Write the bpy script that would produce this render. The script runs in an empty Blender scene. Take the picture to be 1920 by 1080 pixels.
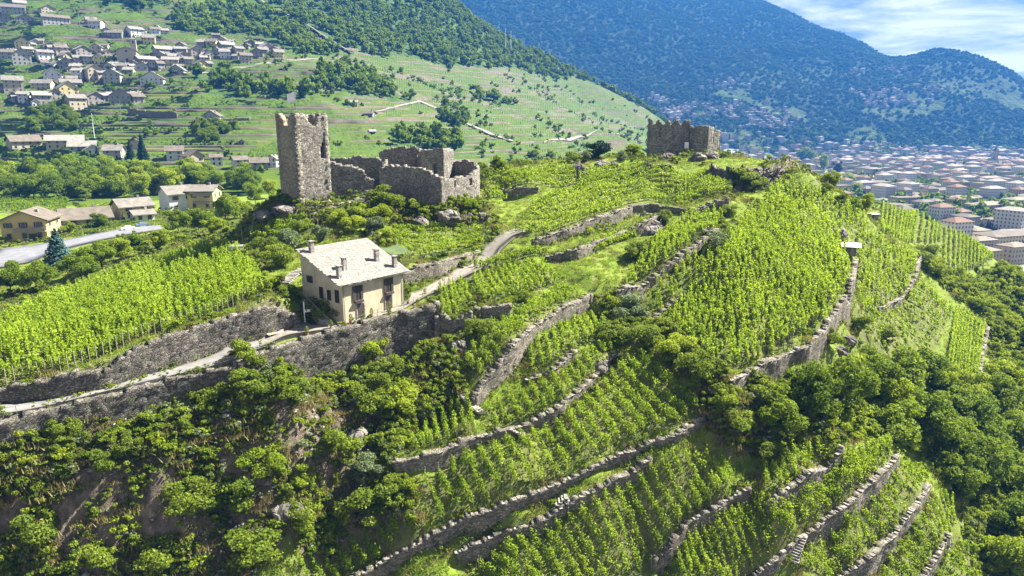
import bpy, math, random
import numpy as np
from mathutils import Vector, Matrix

# ------------------------------------------------------------------ camera
PITCH = math.radians(13.4)
FPX = 1280.0                       # focal length in pixels of a 1920 wide picture
scene = bpy.context.scene
COL = scene.collection
cam_d = bpy.data.cameras.new('camera'); cam_d.sensor_width = 36.0; cam_d.lens = FPX / 1920 * 36
cam_d.clip_start = 0.5; cam_d.clip_end = 30000
cam = bpy.data.objects.new('camera', cam_d); COL.objects.link(cam)
cam.location = (0, 0, 0); cam.rotation_euler = (math.pi / 2 - PITCH, 0, 0)
scene.camera = cam

# ------------------------------------------------------------------ sun, sky, exposure
SUN_EL, SUN_AZ = 47.0, 26.0        # azimuth: degrees from +X towards +Y
sun_d = bpy.data.lights.new('sun', 'SUN'); sun_d.energy = 5.0; sun_d.angle = math.radians(0.6)
sun_d.color = (1.0, 0.955, 0.87)
sun = bpy.data.objects.new('sun', sun_d); COL.objects.link(sun)
_e, _a = math.radians(SUN_EL), math.radians(SUN_AZ)
sdir = Vector((math.cos(_e) * math.cos(_a), math.cos(_e) * math.sin(_a), math.sin(_e)))
sun.rotation_euler = sdir.to_track_quat('Z', 'Y').to_euler()
sun.location = (200, 50, 300)
world = bpy.data.worlds.new('World'); scene.world = world; world.use_nodes = True
def build_world():
    nt = world.node_tree; nt.nodes.clear(); N = nt.nodes.new; L = nt.links.new
    out = N('ShaderNodeOutputWorld'); bg = N('ShaderNodeBackground'); bg.inputs['Strength'].default_value = 0.05
    sky = N('ShaderNodeTexSky'); sky.sky_type = 'NISHITA'; sky.sun_disc = False
    sky.sun_elevation = math.radians(SUN_EL); sky.sun_rotation = math.radians(90 - SUN_AZ)
    sky.altitude = 400; sky.air_density = 0.7; sky.dust_density = 0.15; sky.ozone_density = 1.0
    tc = N('ShaderNodeTexCoord'); sep = N('ShaderNodeSeparateXYZ'); L(tc.outputs['Generated'], sep.inputs[0])
    ad = N('ShaderNodeMath'); ad.operation = 'MAXIMUM'; ad.inputs[1].default_value = 0.0; L(sep.outputs[2], ad.inputs[0])
    ad2 = N('ShaderNodeMath'); ad2.operation = 'ADD'; ad2.inputs[1].default_value = 0.10; L(ad.outputs[0], ad2.inputs[0])
    dx = N('ShaderNodeMath'); dx.operation = 'DIVIDE'; L(sep.outputs[0], dx.inputs[0]); L(ad2.outputs[0], dx.inputs[1])
    dy = N('ShaderNodeMath'); dy.operation = 'DIVIDE'; L(sep.outputs[1], dy.inputs[0]); L(ad2.outputs[0], dy.inputs[1])
    cmb = N('ShaderNodeCombineXYZ'); L(dx.outputs[0], cmb.inputs[0]); L(dy.outputs[0], cmb.inputs[1])
    n1 = N('ShaderNodeTexNoise'); n1.inputs['Scale'].default_value = 1.15; n1.inputs['Detail'].default_value = 9
    n1.inputs['Roughness'].default_value = 0.6; n1.inputs['Distortion'].default_value = 0.35; mpv = N('ShaderNodeMapping'); mpv.inputs['Location'].default_value = (0.7, 1.9, 5.0); mpv.inputs['Scale'].default_value = (1.0, 1.0, 1.0); L(cmb.outputs[0], mpv.inputs[0]); L(mpv.outputs[0], n1.inputs['Vector'])
    r1 = N('ShaderNodeValToRGB'); r1.color_ramp.elements[0].position = 0.46; r1.color_ramp.elements[1].position = 0.64
    r1.color_ramp.elements[0].color = (0, 0, 0, 1); r1.color_ramp.elements[1].color = (1, 1, 1, 1); L(n1.outputs['Fac'], r1.inputs[0])
    # thin high veil
    n2 = N('ShaderNodeTexNoise'); n2.inputs['Scale'].default_value = 0.3; n2.inputs['Detail'].default_value = 4; L(cmb.outputs[0], n2.inputs['Vector'])
    veil = N('ShaderNodeMix'); veil.data_type = 'RGBA'; L(n2.outputs['Fac'], veil.inputs[0])
    veil.inputs[6].default_value = (0, 0, 0, 1); veil.inputs[7].default_value = (0.3, 0.35, 0.5, 1)
    addv = N('ShaderNodeMix'); addv.data_type = 'RGBA'; addv.blend_type = 'ADD'; addv.inputs[0].default_value = 1
    dim = N('ShaderNodeMix'); dim.data_type = 'RGBA'; dim.blend_type = 'MULTIPLY'; dim.inputs[0].default_value = 1; dim.inputs[7].default_value = (0.42, 0.37, 0.385, 1); L(sky.outputs[0], dim.inputs[6])
    L(dim.outputs[2], addv.inputs[6]); L(veil.outputs[2], addv.inputs[7])
    mix = N('ShaderNodeMix'); mix.data_type = 'RGBA'; L(r1.outputs[0], mix.inputs[0]); L(addv.outputs[2], mix.inputs[6])
    mix.inputs[7].default_value = (6.4, 6.2, 6.3, 1)
    L(mix.outputs[2], bg.inputs['Color']); L(bg.outputs[0], out.inputs['Surface'])
build_world()
vs = scene.view_settings; vs.view_transform = 'Standard'; vs.look = 'None'; vs.exposure = 2.35; vs.gamma = 1.0; vs.use_curve_mapping = False
cy = scene.cycles
cy.max_bounces = 5; cy.diffuse_bounces = 2; cy.glossy_bounces = 2; cy.transmission_bounces = 3; cy.transparent_max_bounces = 6; cy.volume_bounces = 0
cy.use_denoising = True; cy.sample_clamp_indirect = 4
try:
    cy.denoiser = 'OPENIMAGEDENOISE'
except Exception:
    pass

# ------------------------------------------------------------------ picture <-> world helpers (used to survey the place)
CP, SP = math.cos(PITCH), math.sin(PITCH)
def tan_dip(py):                   # drop per metre of forward distance along the ray through row py
    return (FPX * SP + CP * (py - 540.0)) / (FPX * CP - SP * (py - 540.0))
def pt_z(px, py, z):
    Y = -z / tan_dip(py); return pt_y(px, py, Y)
def pt_y(px, py, Y):
    return np.array([(px - 960.0) * Y / (FPX * CP - SP * (py - 540.0)), Y, -Y * tan_dip(py)])
def proj(p):
    p = np.asarray(p, float); dep = p[..., 1] * CP - p[..., 2] * SP; up = p[..., 1] * SP + p[..., 2] * CP
    return 960 + FPX * p[..., 0] / dep, 540 - FPX * up / dep

# ------------------------------------------------------------------ value noise
def _hash(ix, iy, seed):
    h = (ix.astype(np.int64) * 374761393 + iy.astype(np.int64) * 668265263 + seed * 1442695041) & 0x7fffffff
    h = ((h ^ (h >> 13)) * 1274126177) & 0x7fffffff
    return ((h ^ (h >> 16)) & 0xffff) / 65535.0
def noise2(x, y, seed=0):
    x = np.asarray(x, float); y = np.asarray(y, float)
    ix, iy = np.floor(x), np.floor(y); fx, fy = x - ix, y - iy
    fx = fx * fx * (3 - 2 * fx); fy = fy * fy * (3 - 2 * fy)
    a, b = _hash(ix, iy, seed), _hash(ix + 1, iy, seed); c, d = _hash(ix, iy + 1, seed), _hash(ix + 1, iy + 1, seed)
    return (a * (1 - fx) + b * fx) * (1 - fy) + (c * (1 - fx) + d * fx) * fy
def fbm(x, y, seed=0, octv=4):
    s = 0; a = 0.5; n = 0
    for k in range(octv):
        s = s + a * noise2(x, y, seed + k); n += a; x = x * 2.03 + 7.1; y = y * 2.03 + 3.7; a *= 0.5
    return s / n
# ================================================================== object helpers
rng = np.random.default_rng(7); random.seed(7)
ORD = ['first','second','third','fourth','fifth','sixth','seventh','eighth','ninth','tenth','eleventh','twelfth','thirteenth','fourteenth','fifteenth','sixteenth','seventeenth','eighteenth','nineteenth','twentieth']
_T = {20:'twenty',30:'thirty',40:'forty',50:'fifty',60:'sixty',70:'seventy',80:'eighty',90:'ninety'}
_TH = {20:'twentieth',30:'thirtieth',40:'fortieth',50:'fiftieth',60:'sixtieth',70:'seventieth',80:'eightieth',90:'ninetieth'}
def ordinal(n):                    # 1-based
    if n <= 20: return ORD[n - 1]
    if n < 100: return _TH[n] if n % 10 == 0 else _T[n // 10 * 10] + '-' + ORD[n % 10 - 1]
    return 'hundredth' if n == 100 else 'hundred and ' + ordinal(n - 100)
def tag(o, label=None, cat=None, group=None, kind=None):
    if label: o['label'] = label
    if cat: o['category'] = cat
    if group: o['group'] = group
    if kind: o['kind'] = kind
    return o
def link(o, parent=None):
    COL.objects.link(o)
    if parent is not None: o.parent = parent
    return o
def empty(name, loc=(0, 0, 0), rz=0.0):
    o = bpy.data.objects.new(name, None); o.location = loc; o.rotation_euler = (0, 0, rz); o.empty_display_size = 0.3; COL.objects.link(o); return o
def mesh_np(name, V, Q=None, T=None, mats=(), midx=None, smooth=False, fattr=None, vattr=None):
    """mesh from arrays: V (n,3), Q (m,4) quads, T (k,3) triangles"""
    V = np.asarray(V, np.float32).reshape(-1, 3); me = bpy.data.meshes.new(name)
    Q = np.zeros((0, 4), np.int32) if Q is None else np.asarray(Q, np.int32).reshape(-1, 4)
    T = np.zeros((0, 3), np.int32) if T is None else np.asarray(T, np.int32).reshape(-1, 3)
    nl = Q.size + T.size; nf = len(Q) + len(T)
    me.vertices.add(len(V)); me.vertices.foreach_set('co', V.ravel())
    me.loops.add(nl); me.loops.foreach_set('vertex_index', np.concatenate([Q.ravel(), T.ravel()]).astype(np.int32))
    me.polygons.add(nf); st = np.concatenate([np.arange(len(Q)) * 4, Q.size + np.arange(len(T)) * 3]).astype(np.int32)
    me.polygons.foreach_set('loop_start', st)
    if smooth: me.polygons.foreach_set('use_smooth', np.ones(nf, bool))
    if midx is not None: me.polygons.foreach_set('material_index', np.asarray(midx, np.int32))
    for m in mats: me.materials.append(m)
    for k, a in (fattr or {}).items():
        me.attributes.new(k, 'FLOAT', 'FACE').data.foreach_set('value', np.asarray(a, np.float32))
    for k, a in (vattr or {}).items():
        me.attributes.new(k, 'FLOAT', 'POINT').data.foreach_set('value', np.asarray(a, np.float32))
    me.update(calc_edges=True); return me
def obj(name, me, parent=None, loc=None):
    o = bpy.data.objects.new(name, me); COL.objects.link(o)
    if parent is not None: o.parent = parent
    if loc is not None: o.location = loc
    return o
class MB:
    """collects boxes, prisms and tubes; build() makes one mesh object of them"""
    def __init__(s): s.v = []; s.f = []; s.m = []
    def add(s, vs, fs, m=0):
        k = len(s.v); s.v += [tuple(v) for v in vs]; s.f += [tuple(i + k for i in f) for f in fs]; s.m += [m] * len(fs); return s
    def box(s, c, d, rz=0.0, m=0, jit=0.0):
        hx, hy, hz = d[0] / 2, d[1] / 2, d[2] / 2; ca, sa = math.cos(rz), math.sin(rz); vs = []
        for z in (-hz, hz):
            for x, y in ((-hx, -hy), (hx, -hy), (hx, hy), (-hx, hy)):
                if jit: x += random.uniform(-jit, jit); y += random.uniform(-jit, jit)
                zz = z + (random.uniform(-jit, jit) if jit else 0)
                vs.append((c[0] + x * ca - y * sa, c[1] + x * sa + y * ca, c[2] + zz))
        return s.add(vs, [(0, 3, 2, 1), (4, 5, 6, 7), (0, 1, 5, 4), (1, 2, 6, 5), (2, 3, 7, 6), (3, 0, 4, 7)], m)
    def tube(s, a, b, r0, r1=None, n=6, m=0, cap=True):
        a, b = Vector(a), Vector(b); r1 = r0 if r1 is None else r1; d = (b - a).normalized()
        u = d.orthogonal().normalized(); w = d.cross(u); vs = []
        for p, r in ((a, r0), (b, r1)):
            for k in range(n):
                t = 2 * math.pi * k / n; vs.append(p + u * (r * math.cos(t)) + w * (r * math.sin(t)))
        fs = [(k, (k + 1) % n, n + (k + 1) % n, n + k) for k in range(n)]
        if cap: fs += [tuple(range(n - 1, -1, -1)), tuple(range(n, 2 * n))]
        return s.add(vs, fs, m)
    def mesh(s, name, mats, smooth=False):
        me = bpy.data.meshes.new(name); me.from_pydata(s.v, [], s.f)
        for m in (mats if isinstance(mats, (list, tuple)) else [mats]): me.materials.append(m)
        me.polygons.foreach_set('material_index', s.m)
        if smooth: me.polygons.foreach_set('use_smooth', [True] * len(s.f))
        me.update(); return me
    def build(s, name, mats, parent=None, loc=None, smooth=False):
        return obj(name, s.mesh(name, mats, smooth), parent, loc)

# ------------------------------------------------------------------ materials
def mat(name):
    m = bpy.data.materials.new(name); m.use_nodes = True; nt = m.node_tree; nt.nodes.clear()
    out = nt.nodes.new('ShaderNodeOutputMaterial')
    return m, nt.nodes.new, nt.links.new, out
def _rgb(c): return (c[0], c[1], c[2], 1.0)
def mixc(N, L, fac, a, b, blend='MIX'):
    n = N('ShaderNodeMix'); n.data_type = 'RGBA'; n.blend_type = blend
    for k, v in ((0, fac), (6, a), (7, b)):
        if isinstance(v, (int, float)): n.inputs[k].default_value = v
        elif isinstance(v, tuple): n.inputs[k].default_value = _rgb(v)
        else: L(v, n.inputs[k])
    return n.outputs[2]
def math_(N, L, op, a, b=0.0, clamp=False):
    n = N('ShaderNodeMath'); n.operation = op; n.use_clamp = clamp
    for k, v in ((0, a), (1, b)):
        if isinstance(v, (int, float)): n.inputs[k].default_value = v
        else: L(v, n.inputs[k])
    return n.outputs[0]
def ramp(N, L, fac, p0, p1, c0=(0, 0, 0), c1=(1, 1, 1)):
    r = N('ShaderNodeValToRGB'); r.color_ramp.elements[0].position = p0; r.color_ramp.elements[1].position = p1
    r.color_ramp.elements[0].color = _rgb(c0); r.color_ramp.elements[1].color = _rgb(c1); L(fac, r.inputs[0]); return r.outputs[0]
def pos(N): return N('ShaderNodeNewGeometry').outputs['Position']
def noise(N, L, vec, scale, detail=3, rough=0.55):
    n = N('ShaderNodeTexNoise'); n.inputs['Scale'].default_value = scale; n.inputs['Detail'].default_value = detail; n.inputs['Roughness'].default_value = rough
    if vec is not None: L(vec, n.inputs['Vector'])
    return n.outputs['Fac']
def attr(N, name):
    a = N('ShaderNodeAttribute'); a.attribute_name = name; return a.outputs['Fac']
def bump(N, L, h, strength, dist):
    b = N('ShaderNodeBump'); b.inputs['Strength'].default_value = strength; b.inputs['Distance'].default_value = dist; L(h, b.inputs['Height']); return b.outputs[0]
def princ(N, L, col, rough=0.8, normal=None, spec=0.25):
    p = N('ShaderNodeBsdfPrincipled'); p.inputs['Roughness'].default_value = rough; p.inputs['Specular IOR Level'].default_value = spec
    if isinstance(col, tuple): p.inputs['Base Color'].default_value = _rgb(col)
    else: L(col, p.inputs['Base Color'])
    if normal is not None: L(normal, p.inputs['Normal'])
    return p
def M_leaf(name, dark, light, trans=0.4, nscale=0.25, tcol=None):
    """leaf: every leaf its own shade, clumps drift between two greens; light passes through"""
    m, N, L, out = mat(name); ps = pos(N)
    f = math_(N, L, 'ADD', math_(N, L, 'MULTIPLY', attr(N, 'rnd'), 0.55), math_(N, L, 'MULTIPLY', ramp(N, L, noise(N, L, ps, nscale, 2), 0.3, 0.7), 0.45))
    oi = N('ShaderNodeObjectInfo').outputs['Random']
    f = math_(N, L, 'ADD', f, math_(N, L, 'MULTIPLY', math_(N, L, 'SUBTRACT', oi, 0.5), 0.4), True)
    c = mixc(N, L, f, dark, light); p = princ(N, L, c, 0.6, None, 0.1)
    t = N('ShaderNodeBsdfTranslucent'); L(mixc(N, L, 0.5, c, tcol or (light[0] * 1.3, light[1] * 1.25, light[2] * 0.6)), t.inputs[0])
    mx = N('ShaderNodeMixShader'); mx.inputs[0].default_value = trans; L(p.outputs[0], mx.inputs[1]); L(t.outputs[0], mx.inputs[2]); L(mx.outputs[0], out.inputs[0]); return m
def M_stone(name, c0, c1, scale=2.6, joint=0.45, bst=0.6, bd=0.06, moss=0.15, squash=1.6, mosscol=(0.10, 0.12, 0.04)):
    m, N, L, out = mat(name); ps = pos(N)
    mp = N('ShaderNodeMapping'); mp.inputs['Scale'].default_value = (1, 1, squash); L(ps, mp.inputs[0])
    wob = N('ShaderNodeTexNoise'); wob.inputs['Scale'].default_value = 1.5; L(mp.outputs[0], wob.inputs['Vector'])
    va = N('ShaderNodeVectorMath'); va.operation = 'ADD'; L(mp.outputs[0], va.inputs[0])
    sc = N('ShaderNodeVectorMath'); sc.operation = 'SCALE'; sc.inputs[3].default_value = 0.25; L(wob.outputs['Color'], sc.inputs[0]); L(sc.outputs[0], va.inputs[1])
    v = N('ShaderNodeTexVoronoi'); v.inputs['Scale'].default_value = scale; L(va.outputs[0], v.inputs['Vector'])
    e = N('ShaderNodeTexVoronoi'); e.feature = 'DISTANCE_TO_EDGE'; e.inputs['Scale'].default_value = scale; L(va.outputs[0], e.inputs['Vector'])
    sp = N('ShaderNodeSeparateColor'); L(v.outputs['Color'], sp.inputs[0])
    c = mixc(N, L, sp.outputs[0], c0, c1)
    c = mixc(N, L, math_(N, L, 'MULTIPLY', ramp(N, L, noise(N, L, ps, 0.35, 4), 0.4, 0.7), 0.5), c, tuple(x * 0.55 for x in c0))
    c = mixc(N, L, math_(N, L, 'MULTIPLY', ramp(N, L, noise(N, L, ps, 0.9, 4), 0.52, 0.68), moss * 2), c, mosscol)
    j = ramp(N, L, e.outputs['Distance'], 0.0, 0.13)
    c = mixc(N, L, j, mixc(N, L, joint, c, (0.03, 0.027, 0.022)), c)
    h = math_(N, L, 'ADD', j, math_(N, L, 'MULTIPLY', noise(N, L, ps, 9, 3), 0.5))
    p = princ(N, L, c, 0.9, bump(N, L, h, bst, bd), 0.15); L(p.outputs[0], out.inputs[0]); return m
def M_plain(name, c, rough=0.8, var=0.25, scale=2.0, bst=0.0, bd=0.02, spec=0.25, streak=None):
    m, N, L, out = mat(name); ps = pos(N); n = noise(N, L, ps, scale, 5, 0.6)
    col = mixc(N, L, ramp(N, L, n, 0.3, 0.7), tuple(x * (1 - var) for x in c), tuple(min(1, x * (1 + var * 0.5)) for x in c))
    if streak:
        mp = N('ShaderNodeMapping'); mp.inputs['Scale'].default_value = (1.6, 1.6, 0.18); L(ps, mp.inputs[0])
        col = mixc(N, L, math_(N, L, 'MULTIPLY', ramp(N, L, noise(N, L, mp.outputs[0], 1.2, 5, 0.65), 0.48, 0.72), 0.7), col, streak)
    p = princ(N, L, col, rough, bump(N, L, noise(N, L, ps, scale * 6, 3), bst, bd) if bst else None, spec); L(p.outputs[0], out.inputs[0]); return m

MAT = {}
MAT['vine'] = M_leaf('vine_leaf', (0.11, 0.19, 0.010), (0.32, 0.42, 0.035), 0.46, 0.2)
MAT['tree'] = M_leaf('tree_leaf', (0.05, 0.10, 0.009), (0.19, 0.255, 0.02), 0.44, 0.12)
MAT['tree_yellow'] = M_leaf('bright_tree_leaf', (0.10, 0.17, 0.010), (0.31, 0.37, 0.03), 0.46, 0.15)
MAT['bush'] = M_leaf('bush_leaf', (0.045, 0.085, 0.010), (0.23, 0.29, 0.03), 0.42, 0.4)
MAT['olive_bush'] = M_leaf('olive_bush_leaf', (0.08, 0.11, 0.05), (0.2, 0.25, 0.12), 0.3, 0.4)
MAT['dry'] = M_leaf('dry_grass_blade', (0.10, 0.09, 0.035), (0.30, 0.25, 0.10), 0.3, 0.5)
MAT['grass_blade'] = M_leaf('grass_blade', (0.08, 0.15, 0.015), (0.24, 0.33, 0.04), 0.4, 0.3)
MAT['needle'] = M_leaf('conifer_needle', (0.012, 0.032, 0.014), (0.035, 0.07, 0.03), 0.15, 0.3)
MAT['blue_needle'] = M_leaf('blue_conifer_needle', (0.04, 0.085, 0.075), (0.10, 0.18, 0.16), 0.15, 0.3)
MAT['purple'] = M_leaf('purple_leaf', (0.03, 0.02, 0.022), (0.07, 0.045, 0.05), 0.25, 0.3)
MAT['far_tree'] = M_leaf('far_tree_leaf', (0.04, 0.09, 0.007), (0.17, 0.24, 0.018), 0.45, 0.012)
MAT['mtn_tree'] = M_leaf('mountain_tree_leaf', (0.022, 0.046, 0.010), (0.07, 0.11, 0.018), 0.35, 0.004)
MAT['bark'] = M_plain('bark', (0.09, 0.07, 0.05), 0.9, 0.4, 6)
MAT['wood'] = M_plain('weathered_wood', (0.24, 0.21, 0.17), 0.85, 0.4, 5)
MAT['wall'] = M_stone('dry_stone', (0.13, 0.112, 0.085), (0.33, 0.295, 0.235), 2.6, 0.6, 0.8, 0.08, 0.22)
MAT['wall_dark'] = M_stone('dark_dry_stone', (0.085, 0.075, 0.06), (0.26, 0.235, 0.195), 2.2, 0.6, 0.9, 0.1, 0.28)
MAT['cap'] = M_stone('cap_stone', (0.20, 0.185, 0.16), (0.40, 0.375, 0.33), 1.4, 0.2, 0.4, 0.05, 0.12)
MAT['wall_cap'] = M_stone('wall_top_stone', (0.14, 0.125, 0.10), (0.34, 0.31, 0.265), 1.6, 0.3, 0.5, 0.05, 0.2)
MAT['castle'] = M_stone('castle_stone', (0.16, 0.143, 0.115), (0.43, 0.395, 0.33), 2.4, 0.6, 1.0, 0.1, 0.12)
MAT['castle_plaster'] = M_stone('castle_plastered_stone', (0.24, 0.205, 0.14), (0.42, 0.37, 0.26), 2.2, 0.5, 0.9, 0.08, 0.08)
MAT['rock'] = M_stone('rock', (0.10, 0.088, 0.074), (0.26, 0.235, 0.205), 0.55, 0.35, 1.0, 0.25, 0.2, 0.8)
MAT['path'] = M_plain('concrete_path', (0.19, 0.182, 0.168), 0.9, 0.3, 0.7, 0.3, 0.02)
MAT['gravel'] = M_plain('gravel_path', (0.21, 0.19, 0.155), 0.95, 0.3, 1.2, 0.5, 0.03)
MAT['asphalt'] = M_plain('asphalt', (0.17, 0.17, 0.18), 0.9, 0.25, 0.6)
MAT['white_paint'] = M_plain('white_paint', (0.75, 0.75, 0.73), 0.7, 0.12, 1.5)
MAT['metal'] = M_plain('grey_metal', (0.22, 0.22, 0.23), 0.5, 0.2, 4)
MAT['glass'] = M_plain('window_glass', (0.03, 0.035, 0.04), 0.15, 0.2, 1, 0, 0, 0.6)

# ------------------------------------------------------------------ leaf clouds
def leaf_quads(C, size, nrm_bias=None, flat=0.0, asp=1.0):
    """one bent rhomb per centre; returns V, Q"""
    n = len(C); size = np.broadcast_to(size, n)
    d = rng.normal(size=(n, 3))
    if nrm_bias is not None: d = d + nrm_bias
    d[:, 2] += flat; d /= np.linalg.norm(d, axis=1)[:, None] + 1e-9
    a = rng.normal(size=(n, 3)); a -= d * (a * d).sum(1)[:, None]; a /= np.linalg.norm(a, axis=1)[:, None] + 1e-9
    b = np.cross(d, a); s = size[:, None] * 0.5
    V = np.stack([C - a * s * asp, C - b * s * 0.75 + d * s * 0.25, C + a * s * asp, C + b * s * 0.75 + d * s * 0.25], 1).reshape(-1, 3)
    return V, np.arange(n * 4).reshape(-1, 4)
# ================================================================== TERRAIN
# terrace walls: (px, top row, base row, z of the base); uphill lies on the left of the walking direction
WALLS = {
 'field_left': [(-90,760,790,-33.2),(0,730,761,-32.8),(73,718,756,-32.7),(200,680,731,-32.1),(293,640,704,-31.7),(400,607,669,-30.9),(493,567,640,-30.0),(548,556,600,-27.6)],
 'path_left': [(-90,806,868,-37),(0,784,838,-36),(95,771,818,-36),(200,747,792,-35.6),(310,716,762,-35),(435,680,738,-34.6),(490,653,718,-34.4)],
 'house_front': [(490,654,720,-34.5),(580,632,714,-36),(649,611,706,-36.5),(745,582,690,-37.2),(818,556,640,-33.8)],
 'behind_house': [(757,507,543,-27.4),(827,492,521,-26.6),(873,480,497,-25.6),(903,470,474,-24.6)],
 'upper_track': [(1003,450,463,-23.5),(1067,430,448,-22.7),(1133,403,423,-21.2),(1187,387,405,-20.3),(1221,383,398,-19.8),(1253,386,399,-19.7),(1285,394,403,-19.7)],
 'under_castle_field': [(1296,394,404,-19.6),(1333,381,396,-19.0),(1368,371,388,-18.2)],
 'lower_track': [(1027,482,492,-26),(1083,466,487,-25.5),(1107,457,477,-25),(1177,433,448,-23.6),(1213,414,438,-22.9),(1236,403,425,-22)],
 'corner_left': [(827,588,634,-33),(887,573,600,-30.4)],
 'corner_mid': [(903,580,608,-31.4),(960,570,595,-30.5)],
 'curved': [(890,742,770,-40.3),(915,707,742,-38.8),(940,680,718,-37.5),(966,641,690,-36),(1007,608,630,-32.9),(1053,579,607,-32.3),(1107,553,583,-31.8)],
 'small_curved': [(990,713,722,-38),(1040,692,703,-37.0),(1083,657,667,-35.3)],
 'main': [(742,866,896,-45.6),(800,852,880,-45),(873,823,846,-43.8),(920,813,830,-43.2),(980,799,813,-42.5),(1057,757,777,-41),(1100,722,738,-39.3),(1157,660,673,-36.3)],
 'long': [(655,1086,1114,-57.4),(750,1034,1060,-55),(813,1000,1022,-53),(887,967,987,-51),(947,941,967,-50),(1047,907,926,-48.4),(1087,889,908,-47.5),(1140,862,876,-45.8),(1227,827,840,-43.8),(1273,811,822,-42.6),(1325,776,788,-41.2)],
 'second': [(858,1037,1060,-55.2),(940,997,1020,-53.4),(1000,980,1000,-52),(1067,943,965,-50.3),(1140,903,920,-47.8),(1223,857,872,-45.6)],
 'third': [(1238,1046,1080,-57.5),(1258,1016,1050,-55.5),(1290,982,1003,-53),(1340,950,972,-51.5),(1408,912,936,-50)],
 'fourth': [(1438,945,962,-51),(1470,921,945,-50.3),(1513,884,912,-49),(1582,836,857,-47)],
 'fifth': [(1405,1084,1112,-60.3),(1460,1040,1076,-58.5),(1513,998,1030,-57),(1573,954,987,-55.5),(1640,896,927,-53.5),(1688,849,870,-52)],
 'sixth': [(1575,1082,1112,-63.4),(1627,1044,1076,-62),(1680,996,1022,-60.5),(1710,954,985,-59.5),(1745,908,925,-57.5)],
 'seventh': [(1725,1090,1118,-66.5),(1752,1048,1074,-65),(1780,1002,1028,-63.5)],
 'big_field': [(1372,712,724,-37.2),(1430,683,698,-36.8),(1487,657,676,-36.5),(1516,648,676,-37),(1548,608,645,-36.3),(1582,556,600,-34.8),(1600,520,550,-33.5),(1606,487,500,-31)],
 'right_mid': [(1647,578,588,-41),(1693,558,568,-41.5),(1718,515,525,-39),(1728,476,486,-37.5)],
 'right_far': [(1836,722,736,-60),(1844,662,672,-57.5),(1854,611,620,-55)],
 'path_mid': [(1160,546,560,-30),(1240,508,520,-27.6),(1280,474,492,-25.5),(1345,428,448,-22.5)],
 'small_right': [(1215,604,612,-34),(1285,548,556,-30.4)],
 'small_field': [(1368,506,515,-26.5),(1404,463,470,-23.6)],
 'castle_ramp': [(589,402,414,-19),(640,383,400,-18),(700,360,386,-17)],
 'lawn_cliff': [(1330,309,332,-12.8),(1394,312,362,-16.3),(1445,315,346,-14.8),(1520,323,336,-14.5)],
 'under_keep': [(1217,309,316,-11),(1262,310,318,-11.1)],
 'upper_left': [(945,354,374,-17),(1010,352,362,-15.5)],
 'upper_mid': [(1148,359,366,-16.3),(1200,344,352,-15)],
 'gully': [(757,905,930,-48.6),(800,872,890,-46)],
}
WPOLY = {}
for _n, _l in WALLS.items():
    base = np.array([pt_z(a[0], a[2], a[3]) for a in _l])
    top = np.array([pt_y(a[0], a[1], b[1] + 0.35) for a, b in zip(_l, base)])
    WPOLY[_n] = (base, np.maximum(top[:, 2] - base[:, 2], 0.6))
del WPOLY['gully']

def step_field(x, y, thick=0.45, w=7.0):
    """height steps at the terrace walls: +h/2 above, -h/2 below, fading out with distance"""
    S = np.zeros_like(x)
    for n, (b, h) in WPOLY.items():
        ww = w if n not in ('house_front', 'lawn_cliff', 'path_left') else 5.0
        m = (x > b[:, 0].min() - ww) & (x < b[:, 0].max() + ww) & (y > b[:, 1].min() - ww) & (y < b[:, 1].max() + ww)
        if not m.any(): continue
        X, Y = x[m], y[m]; best = np.full(X.shape, 1e9); val = np.zeros_like(X)
        nseg = len(b) - 1
        for i in range(nseg):
            ax, ay = b[i, :2]; dx, dy = b[i + 1, :2] - b[i, :2]; L = math.hypot(dx, dy); ux, uy = dx / L, dy / L
            s = (X - ax) * ux + (Y - ay) * uy; c = np.clip(s, 0, L)
            qx, qy = X - ax - c * ux, Y - ay - c * uy
            d = np.hypot(qx, qy); side = (X - ax) * (-uy) + (Y - ay) * ux
            over = np.zeros_like(X)
            if i == 0: over = np.maximum(over, -s)
            if i == nseg - 1: over = np.maximum(over, s - L)
            hh = h[i] + (h[i + 1] - h[i]) * c / L
            t = np.clip((side - 0.45) / 0.3, 0, 1)            # the jump lies inside the wall's own thickness
            f = np.clip(1 - np.maximum(d - 1.0, 0) / ww, 0, 1) ** 1.5 * np.exp(-(np.maximum(over, 0) / (0.55 if h[0 if i == 0 else -1] > 2.4 else 1.4)) ** 2)
            v = (t - 0.5) * hh * f
            k = d < best; best = np.where(k, d, best); val = np.where(k, v, val)
        S[m] += val
    return S

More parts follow.
